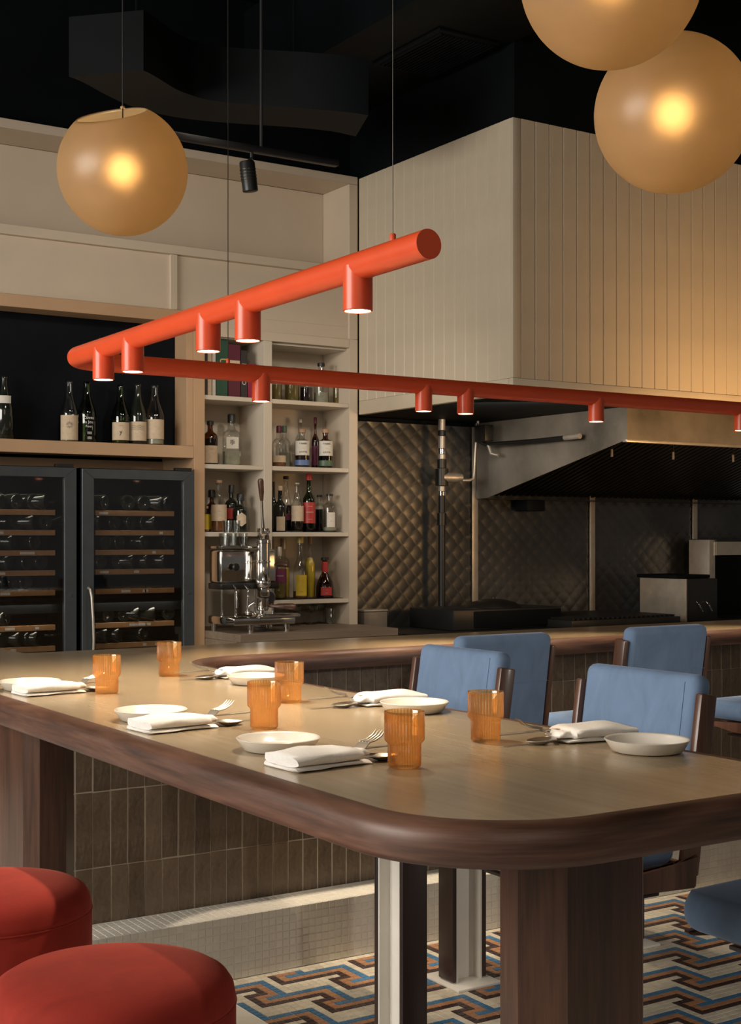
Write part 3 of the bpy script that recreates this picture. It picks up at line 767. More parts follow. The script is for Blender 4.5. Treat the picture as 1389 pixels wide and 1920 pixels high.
ledge(8, 705, .078, 'burgundy', 'darkglass', 'dusty old wine bottle with a worn round neck label, leftmost on the ledge', 'bottle', lab='paper', labz=(.56, .68), labw=.5)
ledge(130, 714, .078, 'burgundy', 'clear', 'clear wine bottle with a sunburst print on a beige label', 'bottle', liquid='paleliq', lvl=.30, lab='label', labz=(.03, .43), text=None, extra=ring_art)
ledge(163, 716, .080, 'burgundy', 'greenglass', 'dark green wine bottle with handwritten white lettering and no paper label', 'bottle', liquid='darkliq', lvl=.5, extra=chalk)
def squiggle(t, r, h):
    for dz in (-.03, .0, .03):
        tubeo('label_print', [((r+.002)*math.sin(a), -(r+.0018)*math.cos(a), h*(.27+dz)+.003*math.sin(a*9)) for a in [(-.7+.1*k) for k in range(15)]], .0006, 'ink', t, 4)
ledge(226, 722, .078, 'burgundy', 'greenglass', 'green wine bottle with a bird drawing on its white label', 'bottle', liquid='oliveliq', lvl=.4, lab='label', labz=(.06, .36), text=[('------', .82, .011, 'ink'), ('y', .45, .032, 'ink')])
ledge(258, 720, .080, 'burgundy', 'darkglass', 'dark wine bottle with wavy lines across its beige label', 'bottle', lab='label', labz=(.06, .37), extra=squiggle)
ledge(290, 722, .084, 'burgundy', 'clear', 'clear wine bottle with plain beige label, rightmost on the ledge', 'bottle', liquid='paleliq', lvl=.12, lab='label', labz=(.10, .42))
def bandlab(t, r, h, m, a, b):
    bm = bmesh.new(); lathe(bm, [(r+.001, h*a), (r+.001, h*b)], (0, 0, 0), 24); solid(bm, .0004); mk('band', bm, m, t)
def hexlab(t, r, h):
    bm = bmesh.new(); pass
    up, dn = [], []
    for k in range(9):
        x = -.024+.006*k; zl = .036-.018*abs(x)/.024; y = -math.sqrt((r+.0014)**2-x*x)
        up.append(bm.verts.new((x, y, h*.36+zl))); dn.append(bm.verts.new((x, y, h*.36-zl)))
    for k in range(8): bm.faces.new((dn[k], dn[k+1], up[k+1], up[k]))
    solid(bm, .0005); mk('label', bm, 'label', t)
# --- on the shelves; (px, top pixel, width, ...)
IY = 6.33
def onshelf(k, name, px, top, w, *a, **kw):
    z = {1: 1.945, 2: 1.602, 3: 1.2645, 31: 1.2667, 4: .9178, 5: .7775}[k]; Y = kw.pop('Y', IY)
    return bottle(name, px, Y, z, zat(px, top, Y)-z, w, *a, **kw)
onshelf(1, 'jar', 518, 690, .052, 'jar', 'clear', 'small clip-top jar of pale preserves next to the middle post', 'jar', liquid='oliveliq', lvl=.5, cap='clear', capr=.8, caph=.14)
onshelf(1, 'jar', 547, 690, .070, 'jar', 'clear', 'wide glass jar with a glass lid on the top shelf', 'jar', liquid='oliveliq', lvl=.62, cap='darksteel', capr=.9, caph=.15)
onshelf(1, 'jar', 574, 703, .062, 'jar', 'clear', 'low jar with a black lid on the top shelf', 'jar', liquid='darkliq', lvl=.55, cap='plastic', capr=.98, caph=.14)
onshelf(1, 'spirit_bottle', 602, 681, .068, 'spirit', 'clear', 'clear round-shouldered bottle with black stopper on the top shelf', 'bottle', liquid='paleliq', lvl=.28, cap='plastic', capr=.5, caph=.07)
onshelf(1, 'small_bottle', 632, 686, .042, 'bordeaux', 'clear', 'slender bottle half full of golden oil, rightmost on the top shelf', 'bottle', liquid='oliveliq', lvl=.5)
onshelf(2, 'spirit_bottle', 394, 790, .064, 'spirit', 'brownglass', 'dark bottle with low beige label and beige neck band, left bay under the books', 'bottle', liquid='darkliq', lvl=.6, cap='plastic', capr=.46, caph=.075, lab='label', labz=(.05, .44), text=[('----', .8, .012, 'ink')])
onshelf(2, 'flask', 434, 785, .086, 'spirit', 'clear', 'broad clear square flask with black stopper and white label', 'bottle', liquid='paleliq', lvl=.30, cap='plastic', capr=.40, caph=.16, lab='paper', labz=(.36, .60), labw=.60, text=[('\u5b63', .5, .030, 'ink')], square=True)
onshelf(2, 'spirit_bottle', 533, 804, .054, 'spirit', 'clear', 'clear bottle behind the squat one at the left of the right bay', 'bottle', liquid='paleliq', lvl=.4, cap='greenlabel', capr=.44, caph=.14, Y=6.41)
onshelf(2, 'spirit_bottle', 523, 805, .060, 'spirit', 'clear', 'squat clear bottle with dark red neck seal and low beige label', 'bottle', liquid='amberliq', lvl=.30, cap='burgundy', capr=.40, caph=.16, lab='label', labz=(.12, .30), Y=6.29)
onshelf(2, 'spirit_bottle', 562, 792, .050, 'bordeaux', 'clear', 'tall clear bottle standing behind the blue-labelled one', 'bottle', liquid='paleliq', lvl=.4, cap='paper', capr=.42, caph=.06, Y=6.41)
FT_ = [("F'ABBRI", .80, .013, 'ink'), ('-----', .5, .010, 'orange_ink'), ('B.PUTTR', .22, .011, 'ink')]
onshelf(2, 'spirit_bottle', 566, 806, .066, 'spirit', 'clear', 'rounded bottle of dark liqueur with white label and blue strip', 'bottle', liquid='darkliq', lvl=.50, cap='cork', capr=.5, caph=.09, lab='paper', labz=(.32, .70), text=FT_, Y=6.28, extra=lambda t, r, h: bandlab(t, r, h, 'bluelabel', .06, .20))
onshelf(2, 'tall_bottle', 591, 793, .038, 'bordeaux', 'brownglass', 'tall thin dark red bottle with burgundy neck foil', 'bottle', liquid='wine_red', lvl=.7, cap='burgundy', capr=.46, caph=.12, lab='purple', labz=(.08, .50), Y=6.385)
onshelf(2, 'spirit_bottle', 610, 806, .064, 'spirit', 'brownglass', 'round dark bottle with wooden stopper, white label and green strip', 'bottle', liquid='darkliq', lvl=.72, cap='cork', capr=.5, caph=.09, lab='paper', labz=(.32, .70), text=FT_, Y=6.28, extra=lambda t, r, h: bandlab(t, r, h, 'greenlabel', .06, .20))
onshelf(3, 'spirit_bottle', 388, 950, .03, 'spirit', 'clear', 'half hidden bottle with an ochre label at the left end of the third shelf', 'bottle', liquid='amberliq', lvl=.5, cap='cork', lab='yellowlabel', labz=(.1, .7))
onshelf(3, 'spirit_bottle', 397, 926, .050, 'spirit', 'brownglass', 'dark slender bottle with a large round black stopper', 'bottle', liquid='darkliq', lvl=.7, cap='plastic', capr=.62, caph=.17, Y=6.38)
onshelf(3, 'spirit_bottle', 410, 905, .074, 'burgundy', 'clear', 'round bottle of amber spirit with a wide peach label on the left bay shelf', 'bottle', liquid='amberliq', lvl=.44, cap='cork', capr=.44, caph=.05, lab='label', labz=(.22, .55), text=[('-----', .6, .012, 'greenlabel')], Y=6.28)
onshelf(3, 'spirit_bottle', 434, 917, .058, 'spirit', 'darkglass', 'dark brown bottle with black neck behind the espresso lever', 'bottle', cap='plastic', capr=.44, caph=.16, lab='redlabel', labz=(.3, .55))
onshelf(3, 'black_bottle', 451, 933, .066, 'spirit', 'darkglass', 'stout black bottle with a cream hexagonal label', 'bottle', cap='plastic', capr=.5, caph=.18, Y=6.28, extra=lambda t, r, h: hexlab(t, r, h))
onshelf(31, 'spirit_bottle', 513, 911, .03, 'bordeaux', 'darkglass', 'dark bottle partly hidden by the middle post above the yellow bottles', 'bottle', cap='plastic')
onshelf(31, 'spirit_bottle', 525, 919, .056, 'bordeaux', 'darkglass', 'black bottle with small cream label low on its side', 'bottle', cap='label', capr=.42, caph=.10, lab='label', labz=(.02, .36), labw=.5, Y=6.30)
onshelf(31, 'spirit_bottle', 536, 898, .060, 'burgundy', 'clear', 'tall clear-necked bottle with dark liquid and a purple band', 'bottle', liquid='darkliq', lvl=.50, cap='plastic', capr=.46, caph=.05, lab='purple', labz=(.22, .34), Y=6.38)
onshelf(31, 'spirit_bottle', 557, 908, .062, 'burgundy', 'clear', 'clear bottle with a beige label left of the green vermouth', 'bottle', liquid='darkliq', lvl=.22, cap='paleliq', capr=.40, caph=.03, lab='label', labz=(.22, .54), Y=6.29)
onshelf(31, 'vermouth_bottle', 579, 899, .062, 'bordeaux', 'greenglass', 'green vermouth bottle with red cap and red label', 'bottle', liquid='darkliq', lvl=.62, cap='redlabel', capr=.50, caph=.11, lab='redlabel', labz=(.16, .56), text=[('------', .82, .014, 'paper'), ('=====', .52, .014, 'paper'), ('-------', .2, .012, 'paper')], Y=6.29)
onshelf(31, 'spirit_bottle', 599, 927, .050, 'spirit', 'clear', 'bottle with black stopper behind the rightmost one on the third shelf', 'bottle', liquid='darkliq', lvl=.6, cap='plastic', capr=.5, caph=.05, Y=6.40)
onshelf(31, 'spirit_bottle', 618, 925, .062, 'spirit', 'clear', 'clear gin bottle with printed dots, rightmost on the third shelf', 'bottle', liquid='paleliq', lvl=.12, cap='plastic', capr=.50, caph=.05, lab='paper', labz=(.12, .5), labw=.4, Y=6.29, text=[('.', .5, .03, 'redlabel')])
onshelf(4, 'spirit_bottle', 531, 1020, .056, 'spirit', 'clear', 'tall bottle of yellow-green liqueur with a pale metal cap, behind the purple label', 'bottle', liquid='yellowliq', lvl=.56, cap='trim_steel', capr=.48, caph=.17, Y=6.41)
onshelf(4, 'spirit_bottle', 523, 1035, .066, 'spirit', 'clear', 'bottle of olive-green liqueur with a round purple label', 'bottle', liquid='oliveliq', lvl=.62, cap='trim_steel', capr=.42, caph=.18, lab='purple', labz=(.34, .64), text=[('=====', .5, .013, 'paper')], Y=6.29)
onshelf(4, 'spirit_bottle', 563, 1017, .072, 'burgundy', 'clear', 'clear bottle with yellow label beside the slender yellow bottle', 'bottle', liquid='amberliq', lvl=.13, cap='gold', capr=.46, caph=.11, lab='yellowlabel', labz=(.05, .42), labw=.5, text=[('------', .2, .010, 'ink')], Y=6.28)
onshelf(4, 'tall_bottle', 581, 1018, .050, 'bordeaux', 'clear', 'slender bottle full of bright yellow liqueur', 'bottle', liquid='yellowliq', lvl=.72, cap='cork', capr=.44, caph=.12)
onshelf(4, 'liqueur_bottle', 609, 1044, .086, 'squat', 'brownglass', 'squat dark liqueur bottle with red neck ribbon and red label', 'bottle', liquid='wine_red', lvl=.5, cap='plastic', capr=.46, caph=.06, lab='redlabel', labz=(.06, .26), labw=.42, text=[('-----', .68, .010, 'paper'), ('------', .3, .009, 'paper')], Y=6.29, extra=lambda t, r, h: bandlab(t, r*.34, h, 'redlabel', .62, .88))
# --- books, left bay of the top shelf
def book(px0, px1, top, mat, lb, text=None, tm='gold', size=.03, panel=None):
    Y = 6.25; x0, x1 = xat(px0, Y), xat(px1, Y); z = 1.9456; h = zat((px0+px1)/2, top, Y)-z; w = x1-x0-.001; d = .19
    t = thing('book', lb, 'book', ((x0+x1)/2, Y, z), 0, 'cookbooks on the top shelf'); 
    bm = bmesh.new(); box(bm, (-w/2, 0, 0), (w/2, .004, h), .0012, 1); box(bm, (-w/2, .004, 0), (-w/2+.003, d, h)); box(bm, (w/2-.003, .004, 0), (w/2, d, h)); tag(mk('cover', bm, mat, t), kind=None)
    boxo('pages', (-w/2+.0032, .0045, .004), (w/2-.0032, d-.005, h-.004), 'paper', t)
    if panel: boxo('spine_panel', (-w/2+.004, -.0008, h*panel[0]), (w/2-.004, -.0001, h*panel[1]), 'label', t)
    if text:
        me = text_mesh(text, size)
        for v in me.vertices: x, y, q = v.co; v.co = (-y, -(.0004+q), h*.5+x)
        me.materials.append(M[tm]); o = bpy.data.objects.new('lettering', me); COL.objects.link(o); o.parent = t
    return t
book(383, 389, 655, 'ink', 'thin black book with gold spine lettering, leftmost on the top shelf', 'VIN', 'gold', .016)
book(389.5, 397, 652, 'label', 'tan-spined book between the two leftmost dark books', None)
book(398, 404.5, 640, 'paper', 'pale cream thin book left of the green one', None)
book(405, 427, 634, 'vingreen', 'tall dark green book with Vin in gold on the spine', 'Vin', 'gold', .075)
book(428, 451, 646, 'burgundy', 'thick burgundy book with a pale spine panel', None, panel=(.32, .70))
book(452, 464, 657, 'ink', 'black book with white spine lettering right of the burgundy one', 'Ona pad', 'paper', .032)
book(465, 481, 682, 'magenta', 'short magenta book, rightmost of the row', None)

# ================================================================ GLASSWARE ON THE WORKTOP
def coupe(px, Y, lb, s=1.0):
    t = thing('coupe_glass', lb, 'glass', (xat(px, Y), Y, .7776), 0, 'stemmed glasses under the lowest shelf')
    latheo('bowl', [(0, .062*s), (.020*s, .064*s), (.036*s, .078*s), (.040*s, .100*s), (.039*s, .100*s), (.034*s, .080*s), (0, .066*s)], 'clear', t, seg=20)
    latheo('stem', [(.030*s, 0), (.028*s, .002), (.006*s, .008), (.004*s, .03), (.005*s, .062*s), (0, .062*s)], 'clear', t, seg=16)
    return t
for k, (px, Y) in enumerate([(522, 6.28), (540, 6.38), (552, 6.26), (571, 6.37), (583, 6.27), (598, 6.40)]):
    coupe(px, Y, ['stemmed glass nearest the middle post under the lowest shelf', 'stemmed glass in the back row, second from the middle post', 'stemmed glass in the front row, second from the middle post', 'stemmed glass in the back row, third from the middle post', 'stemmed glass in the front row, nearest the tumblers', 'stemmed glass at the right end of the back row'][k])
def tumbler_s(px, Y, h, r, lb, z=.7776, grp='small tumblers under the lowest shelf'):
    t = latheo('tumbler', [(0, 0), (r*.8, 0), (r, h), (r-.0025, h), (r*.8-.002, .005), (0, .005)], 'clear', None, seg=20)
    t.location = (xat(px, Y), Y, z); return tag(t, lb, 'glass', grp)
tumbler_s(618, 6.30, .082, .031, 'clear tumbler at the right of the stemmed glasses, tallest of three')
tumbler_s(634, 6.36, .078, .024, 'clear tumbler second from the right post, standing behind')
tumbler_s(646, 6.29, .052, .023, 'short clear tumbler nearest the right post')

# ================================================================ ESPRESSO MACHINE
em = thing('espresso_machine', 'chrome lever espresso machine with walnut handles on the worktop', 'coffee machine', (3.22, 6.03, .7775))
EX = lambda px: xat(px, 5.98)-3.22
def ez(py): return zat(450, py, 5.98)-.7775
bm = bmesh.new(); box(bm, (-.17, -.13, .035), (.17, .15, .075), .008); mk('base', bm, 'chrome', em)
bm = bmesh.new(); box(bm, (-.03, -.155, .072), (.185, .06, .087), .006); mk('drip_tray', bm, 'chrome', em)
for x, y in ((-.07, -.11), (.13, -.11), (-.15, .12), (.15, .12)): latheo('foot', [(0, 0), (.014, 0), (.015, .035), (0, .035)], 'chrome', em, (x, y, 0), 16)
boxo('back_housing', (-.165, .02, .235), (.145, .15, .40), 'chrome', em, .012, 3); boxo('collar', (-.17, .0, .205), (.15, .15, .236), 'darksteel', em, .006)
boxo('cup_rail', (-.17, .0, .405), (.06, .145, .418), 'chrome', em, .003)
for x in (-.155, -.08, .03, .13): tubeo('upright', [(x, .03, .075), (x, .03, .206)], .006, 'chrome', em, 10)
bm = bmesh.new(); lathe(bm, [(0, .215), (.030, .215), (.036, .225), (.036, .25), (.032, .255), (.032, .335), (.035, .338), (.035, .345), (.032, .348), (.032, .430), (.036, .434), (.036, .446), (.028, .452), (0, .452)], (.035, -.045, 0), 32); mk('group_cylinder', bm, 'chrome', em)
boxo('group_head', (.012, -.07, .165), (.060, -.02, .216), 'chrome', em, .008)
bm = bmesh.new()
for s in (-1, 1): box(bm, (.035+s*.020-.004, -.065, .445), (.035+s*.020+.004, -.025, .505), .003)
tag(mk('fork', bm, 'chrome', em), kind=None)
tubeo('pivot', [(.005, -.045, .488), (.068, -.045, .488)], .010, 'chrome', em)
lv = tubeo('lever', [(.035, -.045, .488), (.022, -.06, .56), (.010, -.075, .64)], [.010, .007, .006], 'chrome', em)
tubeo('lever_grip', [(.010, -.075, .64), (.005, -.081, .68), (-.004, -.09, .735), (-.006, -.092, .745)], [.008, .013, .015, .010], 'walnut', em, 14)
latheo('portafilter_basket', [(0, .10), (.026, .10), (.030, .108), (.030, .162), (0, .162)], 'chrome', em, (.030, -.048, 0), 24)
latheo('spout', [(0, .088), (.010, .088), (.013, .10), (0, .10)], 'chrome', em, (.016, -.06, 0), 12)
tubeo('portafilter_handle', [(.058, -.055, .125), (.085, -.075, .122), (.10, -.085, .122), (.155, -.12, .120), (.17, -.13, .119)], [.008, .009, .014, .017, .012], 'walnut', em, 14)
gg = latheo('gauge', [(0, 0), (.032, 0), (.034, .004), (.034, .016), (0, .018)], 'chrome', em, seg=28); gg.location = (.075, -.02, .165); gg.rotation_euler = (PI/2, 0, 0)
gf = latheo('gauge_face', [(0, .0185), (.028, .0185), (.028, .0172), (0, .0172)], 'ink', gg, seg=24)
tubeo('steam_wand', [(-.11, -.01, .225), (-.12, -.05, .215), (-.125, -.07, .17), (-.130, -.085, .12)], .005, 'chrome', em, 10)
tubeo('water_wand', [(-.05, -.01, .225), (-.05, -.045, .21), (-.055, -.055, .16), (-.065, -.07, .11)], .005, 'chrome', em, 10)
bm = bmesh.new(); lathe(bm, [(0, 0), (.016, 0), (.019, .005), (.019, .014), (.014, .019), (0, .02)], (0, 0, 0), 8); k_ = mk('valve_knob', bm, 'darksteel', em); k_.location = (-.10, -.005, .315); k_.rotation_euler = (PI/2, 0, 0)
latheo('cup_dock', [(0, .087), (.022, .087), (.024, .094), (.022, .10), (.010, .102), (0, .102)], 'chrome', em, (-.05, -.06, 0), 20)
tubeo('drain_tap', [(-.06, -.06, .10), (-.055, -.07, .128), (-.03, -.08, .145)], [.006, .006, .010], 'chrome', em, 10)
tubeo('side_knob', [(.147, .02, .325), (.165, .0, .325), (.185, -.02, .322)], [.006, .010, .012], 'walnut', em, 12)
boxo('grinder_cup', (.07, .03, .401), (.12, .08, .445), 'darksteel', em, .006)
for k, (x, y) in enumerate([(-.135, .04), (-.085, .05), (-.035, .035), (-.11, .10), (-.06, .11)]):
    g = latheo('espresso_glass', [(0, 0), (.018, 0), (.024, .062), (.0225, .062), (.0165, .004), (0, .004)], 'clear', None, seg=18)
    g.location = (3.22+x, 6.03+y, .7775+.4185); tag(g, 'small clear glass on the espresso machine, %s' % ['front row, leftmost', 'front row, middle', 'front row, nearest the lever', 'back row, left', 'back row, right'][k], 'glass', 'glasses on the espresso machine')
for k, (x, y) in enumerate([(-.11, .06), (-.06, .065)]):
    g = latheo('espresso_glass', [(0, 0), (.018, 0), (.024, .062), (.0225, .062), (.0165, .004), (0, .004)], 'clear', None, seg=18)
    g.location = (3.22+x, 6.03+y, .7775+.4815); tag(g, 'small clear glass stacked in the upper layer on the espresso machine, %s' % ['left one', 'right one'][k], 'glass', 'glasses on the espresso machine')
# ================================================================ HOOD BOX with plank cladding
HX, HY, HB, HT = 3.946, 4.90, 1.888, 3.140
hb = thing('hood_enclosure', 'cream plank-clad enclosure hanging above the kitchen pass', 'cladding', (HX, HY, 2.5))
loc_(boxo('core', (HX+.014, HY+.014, HB+.02), (7.2, HY+.10, HT-.003), 'cream2', hb), hb)
loc_(boxo('core', (HX+.014, HY+.101, HB+.02), (HX+.10, 6.19, HT-.003), 'cream2', hb), hb)
def plank_mesh(w, h):
    bm = bmesh.new(); b = .0035
    pts = [(-w/2, .013), (-w/2, b), (-w/2+b, 0), (w/2-b, 0), (w/2, b), (w/2, .013)]
    a_ = [bm.verts.new((x, y, 0)) for x, y in pts]; c_ = [bm.verts.new((x, y, h)) for x, y in pts]
    bm.faces.new(a_); bm.faces.new(c_[::-1])
    for i in range(6): bm.faces.new((a_[i], a_[(i+1) % 6], c_[(i+1) % 6], c_[i]))
    me = bpy.data.meshes.new('plank'); bmesh.ops.recalc_face_normals(bm, faces=bm.faces); bm.to_mesh(me); bm.free(); me.materials.append(M['cream2']); return me
pw = .0835; pm = plank_mesh(pw-.0012, HT-1.961)
cp = .047
loc_(boxo('corner_board', (HX, HY, 1.961), (HX+cp, HY+.0135, HT), 'cream2', hb, .002), hb)
for i in range(38): loc_(place(pm, 'plank', (HX+cp+.001+(i+.5)*pw, HY+random.uniform(0, .0006), 1.961), hb), hb)
n = int((6.199-HY-.014)/pw); pw2 = (6.199-HY-.014)/n; pm2 = plank_mesh(pw2-.0012, HT-1.961)
for i in range(n): loc_(place(pm2, 'plank', (HX+random.uniform(0, .0004), HY+.014+(i+.5)*pw2, 1.961), hb, (0, 0, -PI/2)), hb)
loc_(boxo('bottom_trim', (HX-.003, HY-.004, HB), (7.2, HY+.03, 1.960), 'cream2', hb, .003), hb)
loc_(boxo('bottom_trim', (HX-.003, HY+.031, HB), (HX+.03, 6.192, 1.960), 'cream2', hb, .003), hb)
loc_(boxo('soffit', (HX+.031, HY+.031, HB+.03), (7.2, 6.6, HB+.06), 'black', hb), hb)

# ================================================================ KITCHEN WALL: quilted steel panels
KY = 6.60
def quilt(x0, x1, z0, z1):
    bm = bmesh.new(); p, q = .100, .094; d = .0022
    nx = int((x1-x0)/p)+1; nz = int((z1-z0)/q)+1; cache = {}
    def V(x, z, y):
        k = (round(x, 4), round(z, 4))
        if k not in cache: cache[k] = bm.verts.new((min(max(x, x0), x1), KY-y, min(max(z, z0), z1)))
        return cache[k]
    for i in range(-1, nx+1):
        for j in range(-1, nz+1):
            for o in (0, .5):
                cx, cz = x0+(i+o+.5)*p, z0+(j+o+.5)*q
                if cx-p*.5 >= x1 or cx+p*.5 <= x0 or cz-q*.5 >= z1 or cz+q*.5 <= z0: continue
                c = V(cx, cz, d); cr = [V(cx+p/2, cz, 0), V(cx, cz+q/2, 0), V(cx-p/2, cz, 0), V(cx, cz-q/2, 0)]
                md = [V(cx+s*p*.3, cz+t*q*.3, d*.55) if 0 else None for s, t in ((1, 0),)]
                inn = [V(cx+a*p*.385, cz+b*q*.385, d*.80) for a, b in ((1, 0), (0, 1), (-1, 0), (0, -1))]
                for k in range(4):
                    k2 = (k+1) % 4
                    try: bm.faces.new((c, inn[k], inn[k2])); bm.faces.new((inn[k], cr[k], cr[k2], inn[k2]))
                    except ValueError: pass
    bmesh.ops.dissolve_degenerate(bm, edges=bm.edges, dist=1e-5); return bm
kw = thing('steel_wall_lining', 'quilted stainless steel lining of the kitchen back wall', 'wall panel', (5, KY, 0))
xs = [3.9, 5.016, 5.948, 6.861, 7.35]
for a_, b_ in zip(xs, xs[1:]): loc_(mk('quilted_panel', quilt(a_+.001, b_-.001, .30, 1.895), 'quilt', kw, smooth=True, angle=60), kw)
for x in xs[1:4]: loc_(boxo('joint_strip', (x-.022, KY-.016, .30), (x+.022, KY-.008, 1.895), 'trim_steel', kw, .003), kw)
# ================================================================ EXHAUST HOOD
eh = thing('exhaust_hood', 'stainless steel exhaust hood with dark filters over the cooking line', 'hood', (5.02, 5.3, 1.5))
X0, X1, YF, YK = 5.02, 7.3, 5.30, 6.575; ZT, ZF, ZB = 1.916, 1.745, 1.466
def hp(n, pts, mat, th=None): 
    bm = bmesh.new(); f = bm.faces.new([bm.verts.new(p) for p in pts])
    solid(bm, th or .004); return loc_(mk(n, bm, mat, eh, smooth=False), eh)
hp('side_panel', [(X0, YF, ZT), (X0, YF, ZF), (X0, YK-.10, ZB+.004), (X0, YK, ZB), (X0, YK, ZT)], 'hood')
hp('front_panel', [(X0, YF, ZT), (X1, YF, ZT), (X1, YF, ZF), (X0, YF, ZF)], 'hood')
hp('rear_gutter', [(X0+.005, YK-.10, ZB), (X1, YK-.10, ZB), (X1, YK, ZB), (X0+.005, YK, ZB)], 'darksteel')
loc_(boxo('front_lip', (X0, YF-.004, ZF-.012), (X1, YF+.03, ZF+.004), 'trim_steel', eh, .002), eh)
# baffle filters slope inside the hood
bm = bmesh.new(); sl = math.atan2(ZF+.13-(ZB+.02), (YK-.06)-(YF+.05)); L = math.hypot(ZF+.13-(ZB+.02), (YK-.06)-(YF+.05))
for i in range(46):
    x = X0+.03+i*.048; vs = box(bm, (x, YF+.05, ZB+.02), (x+.026, YF+.05+L, ZB+.035))
    for v in vs:
        t_ = (v.co.y-YF-.05)/L; v.co.y = YF+.05+t_*(YK-.06-YF-.05); v.co.z += (ZF+.13-ZB-.02)*(1-t_)
o = loc_(mk('filter_baffle', bm, 'darksteel', eh), eh); tag(o, kind='stuff')
hp('inner_back', [(X0+.01, YF+.03, ZF+.165), (X1, YF+.03, ZF+.165), (X1, YK-.02, ZB+.05), (X0+.01, YK-.02, ZB+.05)], 'black')
for px in (1147, 1262, 1374):
    x = xat(px, 5.6); 
    n_ = loc_(tubeo('nozzle', [(x, 5.6, 1.86), (x, 5.6, 1.74), (x-.01, 5.59, 1.70)], .004, 'darksteel', eh, 8), eh)
    tubeo('nozzle_tip', [(x-.009, 5.592, 1.715), (x-.015, 5.585, 1.675)], .0075, 'trim_steel', n_, 10)
loc_(boxo('grease_cup', (xat(977, 6.5), 6.44, 1.395), (xat(1010, 6.5), 6.56, 1.462), 'black', eh, .005), eh)
# ================================================================ GAS PIPE
PXX, PYY = xat(828, 6.48), 6.48
gp = thing('gas_pipe', 'vertical gas pipe with couplings and a shut-off valve against the steel wall', 'pipe', (PXX, PYY, 0))
def ring(n, z0, z1, r, m): return latheo(n, [(0, z0), (r, z0), (r, z1), (0, z1)], m, gp, seg=18)
zz = lambda py: zat(828, py, 6.48)
ring('pipe_section', .7285, zz(985), .020, 'plastic'); ring('coupling', zz(985)+.001, zz(962), .027, 'darksteel'); ring('pipe_section', zz(961), zz(930), .019, 'plastic')
ring('collar', zz(929), zz(922), .024, 'chrome'); ring('pipe_section', zz(921), zz(912), .020, 'trim_steel')
ring('union', zz(878), zz(862), .027, 'darksteel')
for a_, b_, r_, m_ in ((861, 852, .022, 'trim_steel'), (851, 842, .024, 'chrome'), (841, 818, .021, 'trim_steel'), (817, 808, .023, 'plastic'), (807, 772, .021, 'trim_steel'), (771, 740, .020, 'cork')): ring('pipe_section', zz(a_)+.001, zz(b_), r_, m_)
ring('valve_body', zz(911)+.001, zz(879), .038, 'darksteel')
tubeo('valve_cap', [(0, -.01, zz(895)), (.07, -.03, zz(895)), (.115, -.04, zz(895))], [.030, .030, .022], 'trim_steel', gp, 18)
tubeo('valve_arm', [(.115, -.04, zz(900)), (.16, -.05, zz(900)), (.19, -.05, zz(897)), (.195, -.05, zz(888))], .009, 'trim_steel', gp, 10)
tubeo('flue_rod', [(.195, -.05, zz(890)), (.205, -.05, zz(840)), (.225, -.05, 1.915)], .0075, 'trim_steel', gp, 10)
sp = thing('sprinkler_pipe', 'thin black suppression pipe running to the side of the exhaust hood', 'pipe', (xat(900, 5.9), 5.9, 1.78))
x9 = xat(900, 6.1)
def sploc(pts): return [(a-sp.location.x, b-sp.location.y, c-sp.location.z) for a, b, c in pts]
tubeo('arm', sploc([(4.90, 6.42, 1.90), (4.90, 6.42, 1.80), (4.925, 6.36, 1.775), (4.96, 5.95, 1.775), (4.965, 5.72, 1.778)]), .012, 'plastic', sp, 12)
tubeo('fitting', sploc([(4.965, 5.72, 1.778), (4.968, 5.60, 1.780)]), .015, 'trim_steel', sp, 12)
boxo('bracket', *[Vector(q)-sp.location for q in ((4.87, 6.30, 1.79), (4.93, 6.40, 1.885))], 'darksteel', sp, .004)
tubeo('drop_fitting', sploc([(4.925, 6.34, 1.77), (4.93, 6.32, 1.72), (4.95, 6.28, 1.71)]), .011, 'trim_steel', sp, 10)
# ================================================================ COOKING LINE
def appl(name, lb, px0, px1, top, Y, zb, mat, D=.5, cat='appliance'):
    x0, x1 = xat(px0, Y), xat(px1, Y); zt = zat((px0+px1)/2, top, Y)
    t = thing(name, lb, cat, ((x0+x1)/2, Y, zb)); w = (x1-x0)/2
    boxo('body', (-w, 0, 0), (w, D, zt-zb), mat, t, .006); return t, w, zt-zb
ln = thing('kitchen_counter', 'dark steel counter carrying the cooking line below the hood', 'counter', (5.6, 5.75, 0))
boxo('body', (-1.45, .02, .0), (1.7, .80, .70), 'darksteel', ln, .004); boxo('top', (-1.47, 0, .701), (1.72, .80, .728), 'darksteel', ln, .004)
t, w, h = appl('oven', 'low black countertop oven left of the grill', 850, 1052, 1141, 6.05, .729, 'plastic', .42)
boxo('front_door', (-w+.14, -.012, .01), (w-.01, -.001, h-.01), 'black', t, .003)
lid = thing('pot_lid', 'dark domed pan lid lying on the black oven', 'lid', (xat(925, 6.25), 6.25, .729+h+.0005)); latheo('dome', [(0, .045), (.06, .042), (.12, .028), (.16, .006), (.165, 0), (0, 0)], 'darksteel', lid, seg=28); latheo('knob', [(0, .058), (.01, .056), (.01, .045), (0, .045)], 'plastic', lid, seg=12)
t = thing('griddle', 'flat dark griddle with bar grates in the middle of the cooking line', 'grill', (xat(1150, 5.95), 5.95, .729))
boxo('body', (-.42, -.12, 0), (.42, .5, .045), 'darksteel', t, .004)
for k in range(22): boxo('grate_bar', (-.40+k*.037, -.10, .0455), (-.386+k*.037, .48, .057), 'darksteel', t)
t, w, h = appl('fryer', 'black countertop fryer with steel side panel, right of the griddle', 1286, 1345, 1085, 5.95, .729, 'plastic', .40)
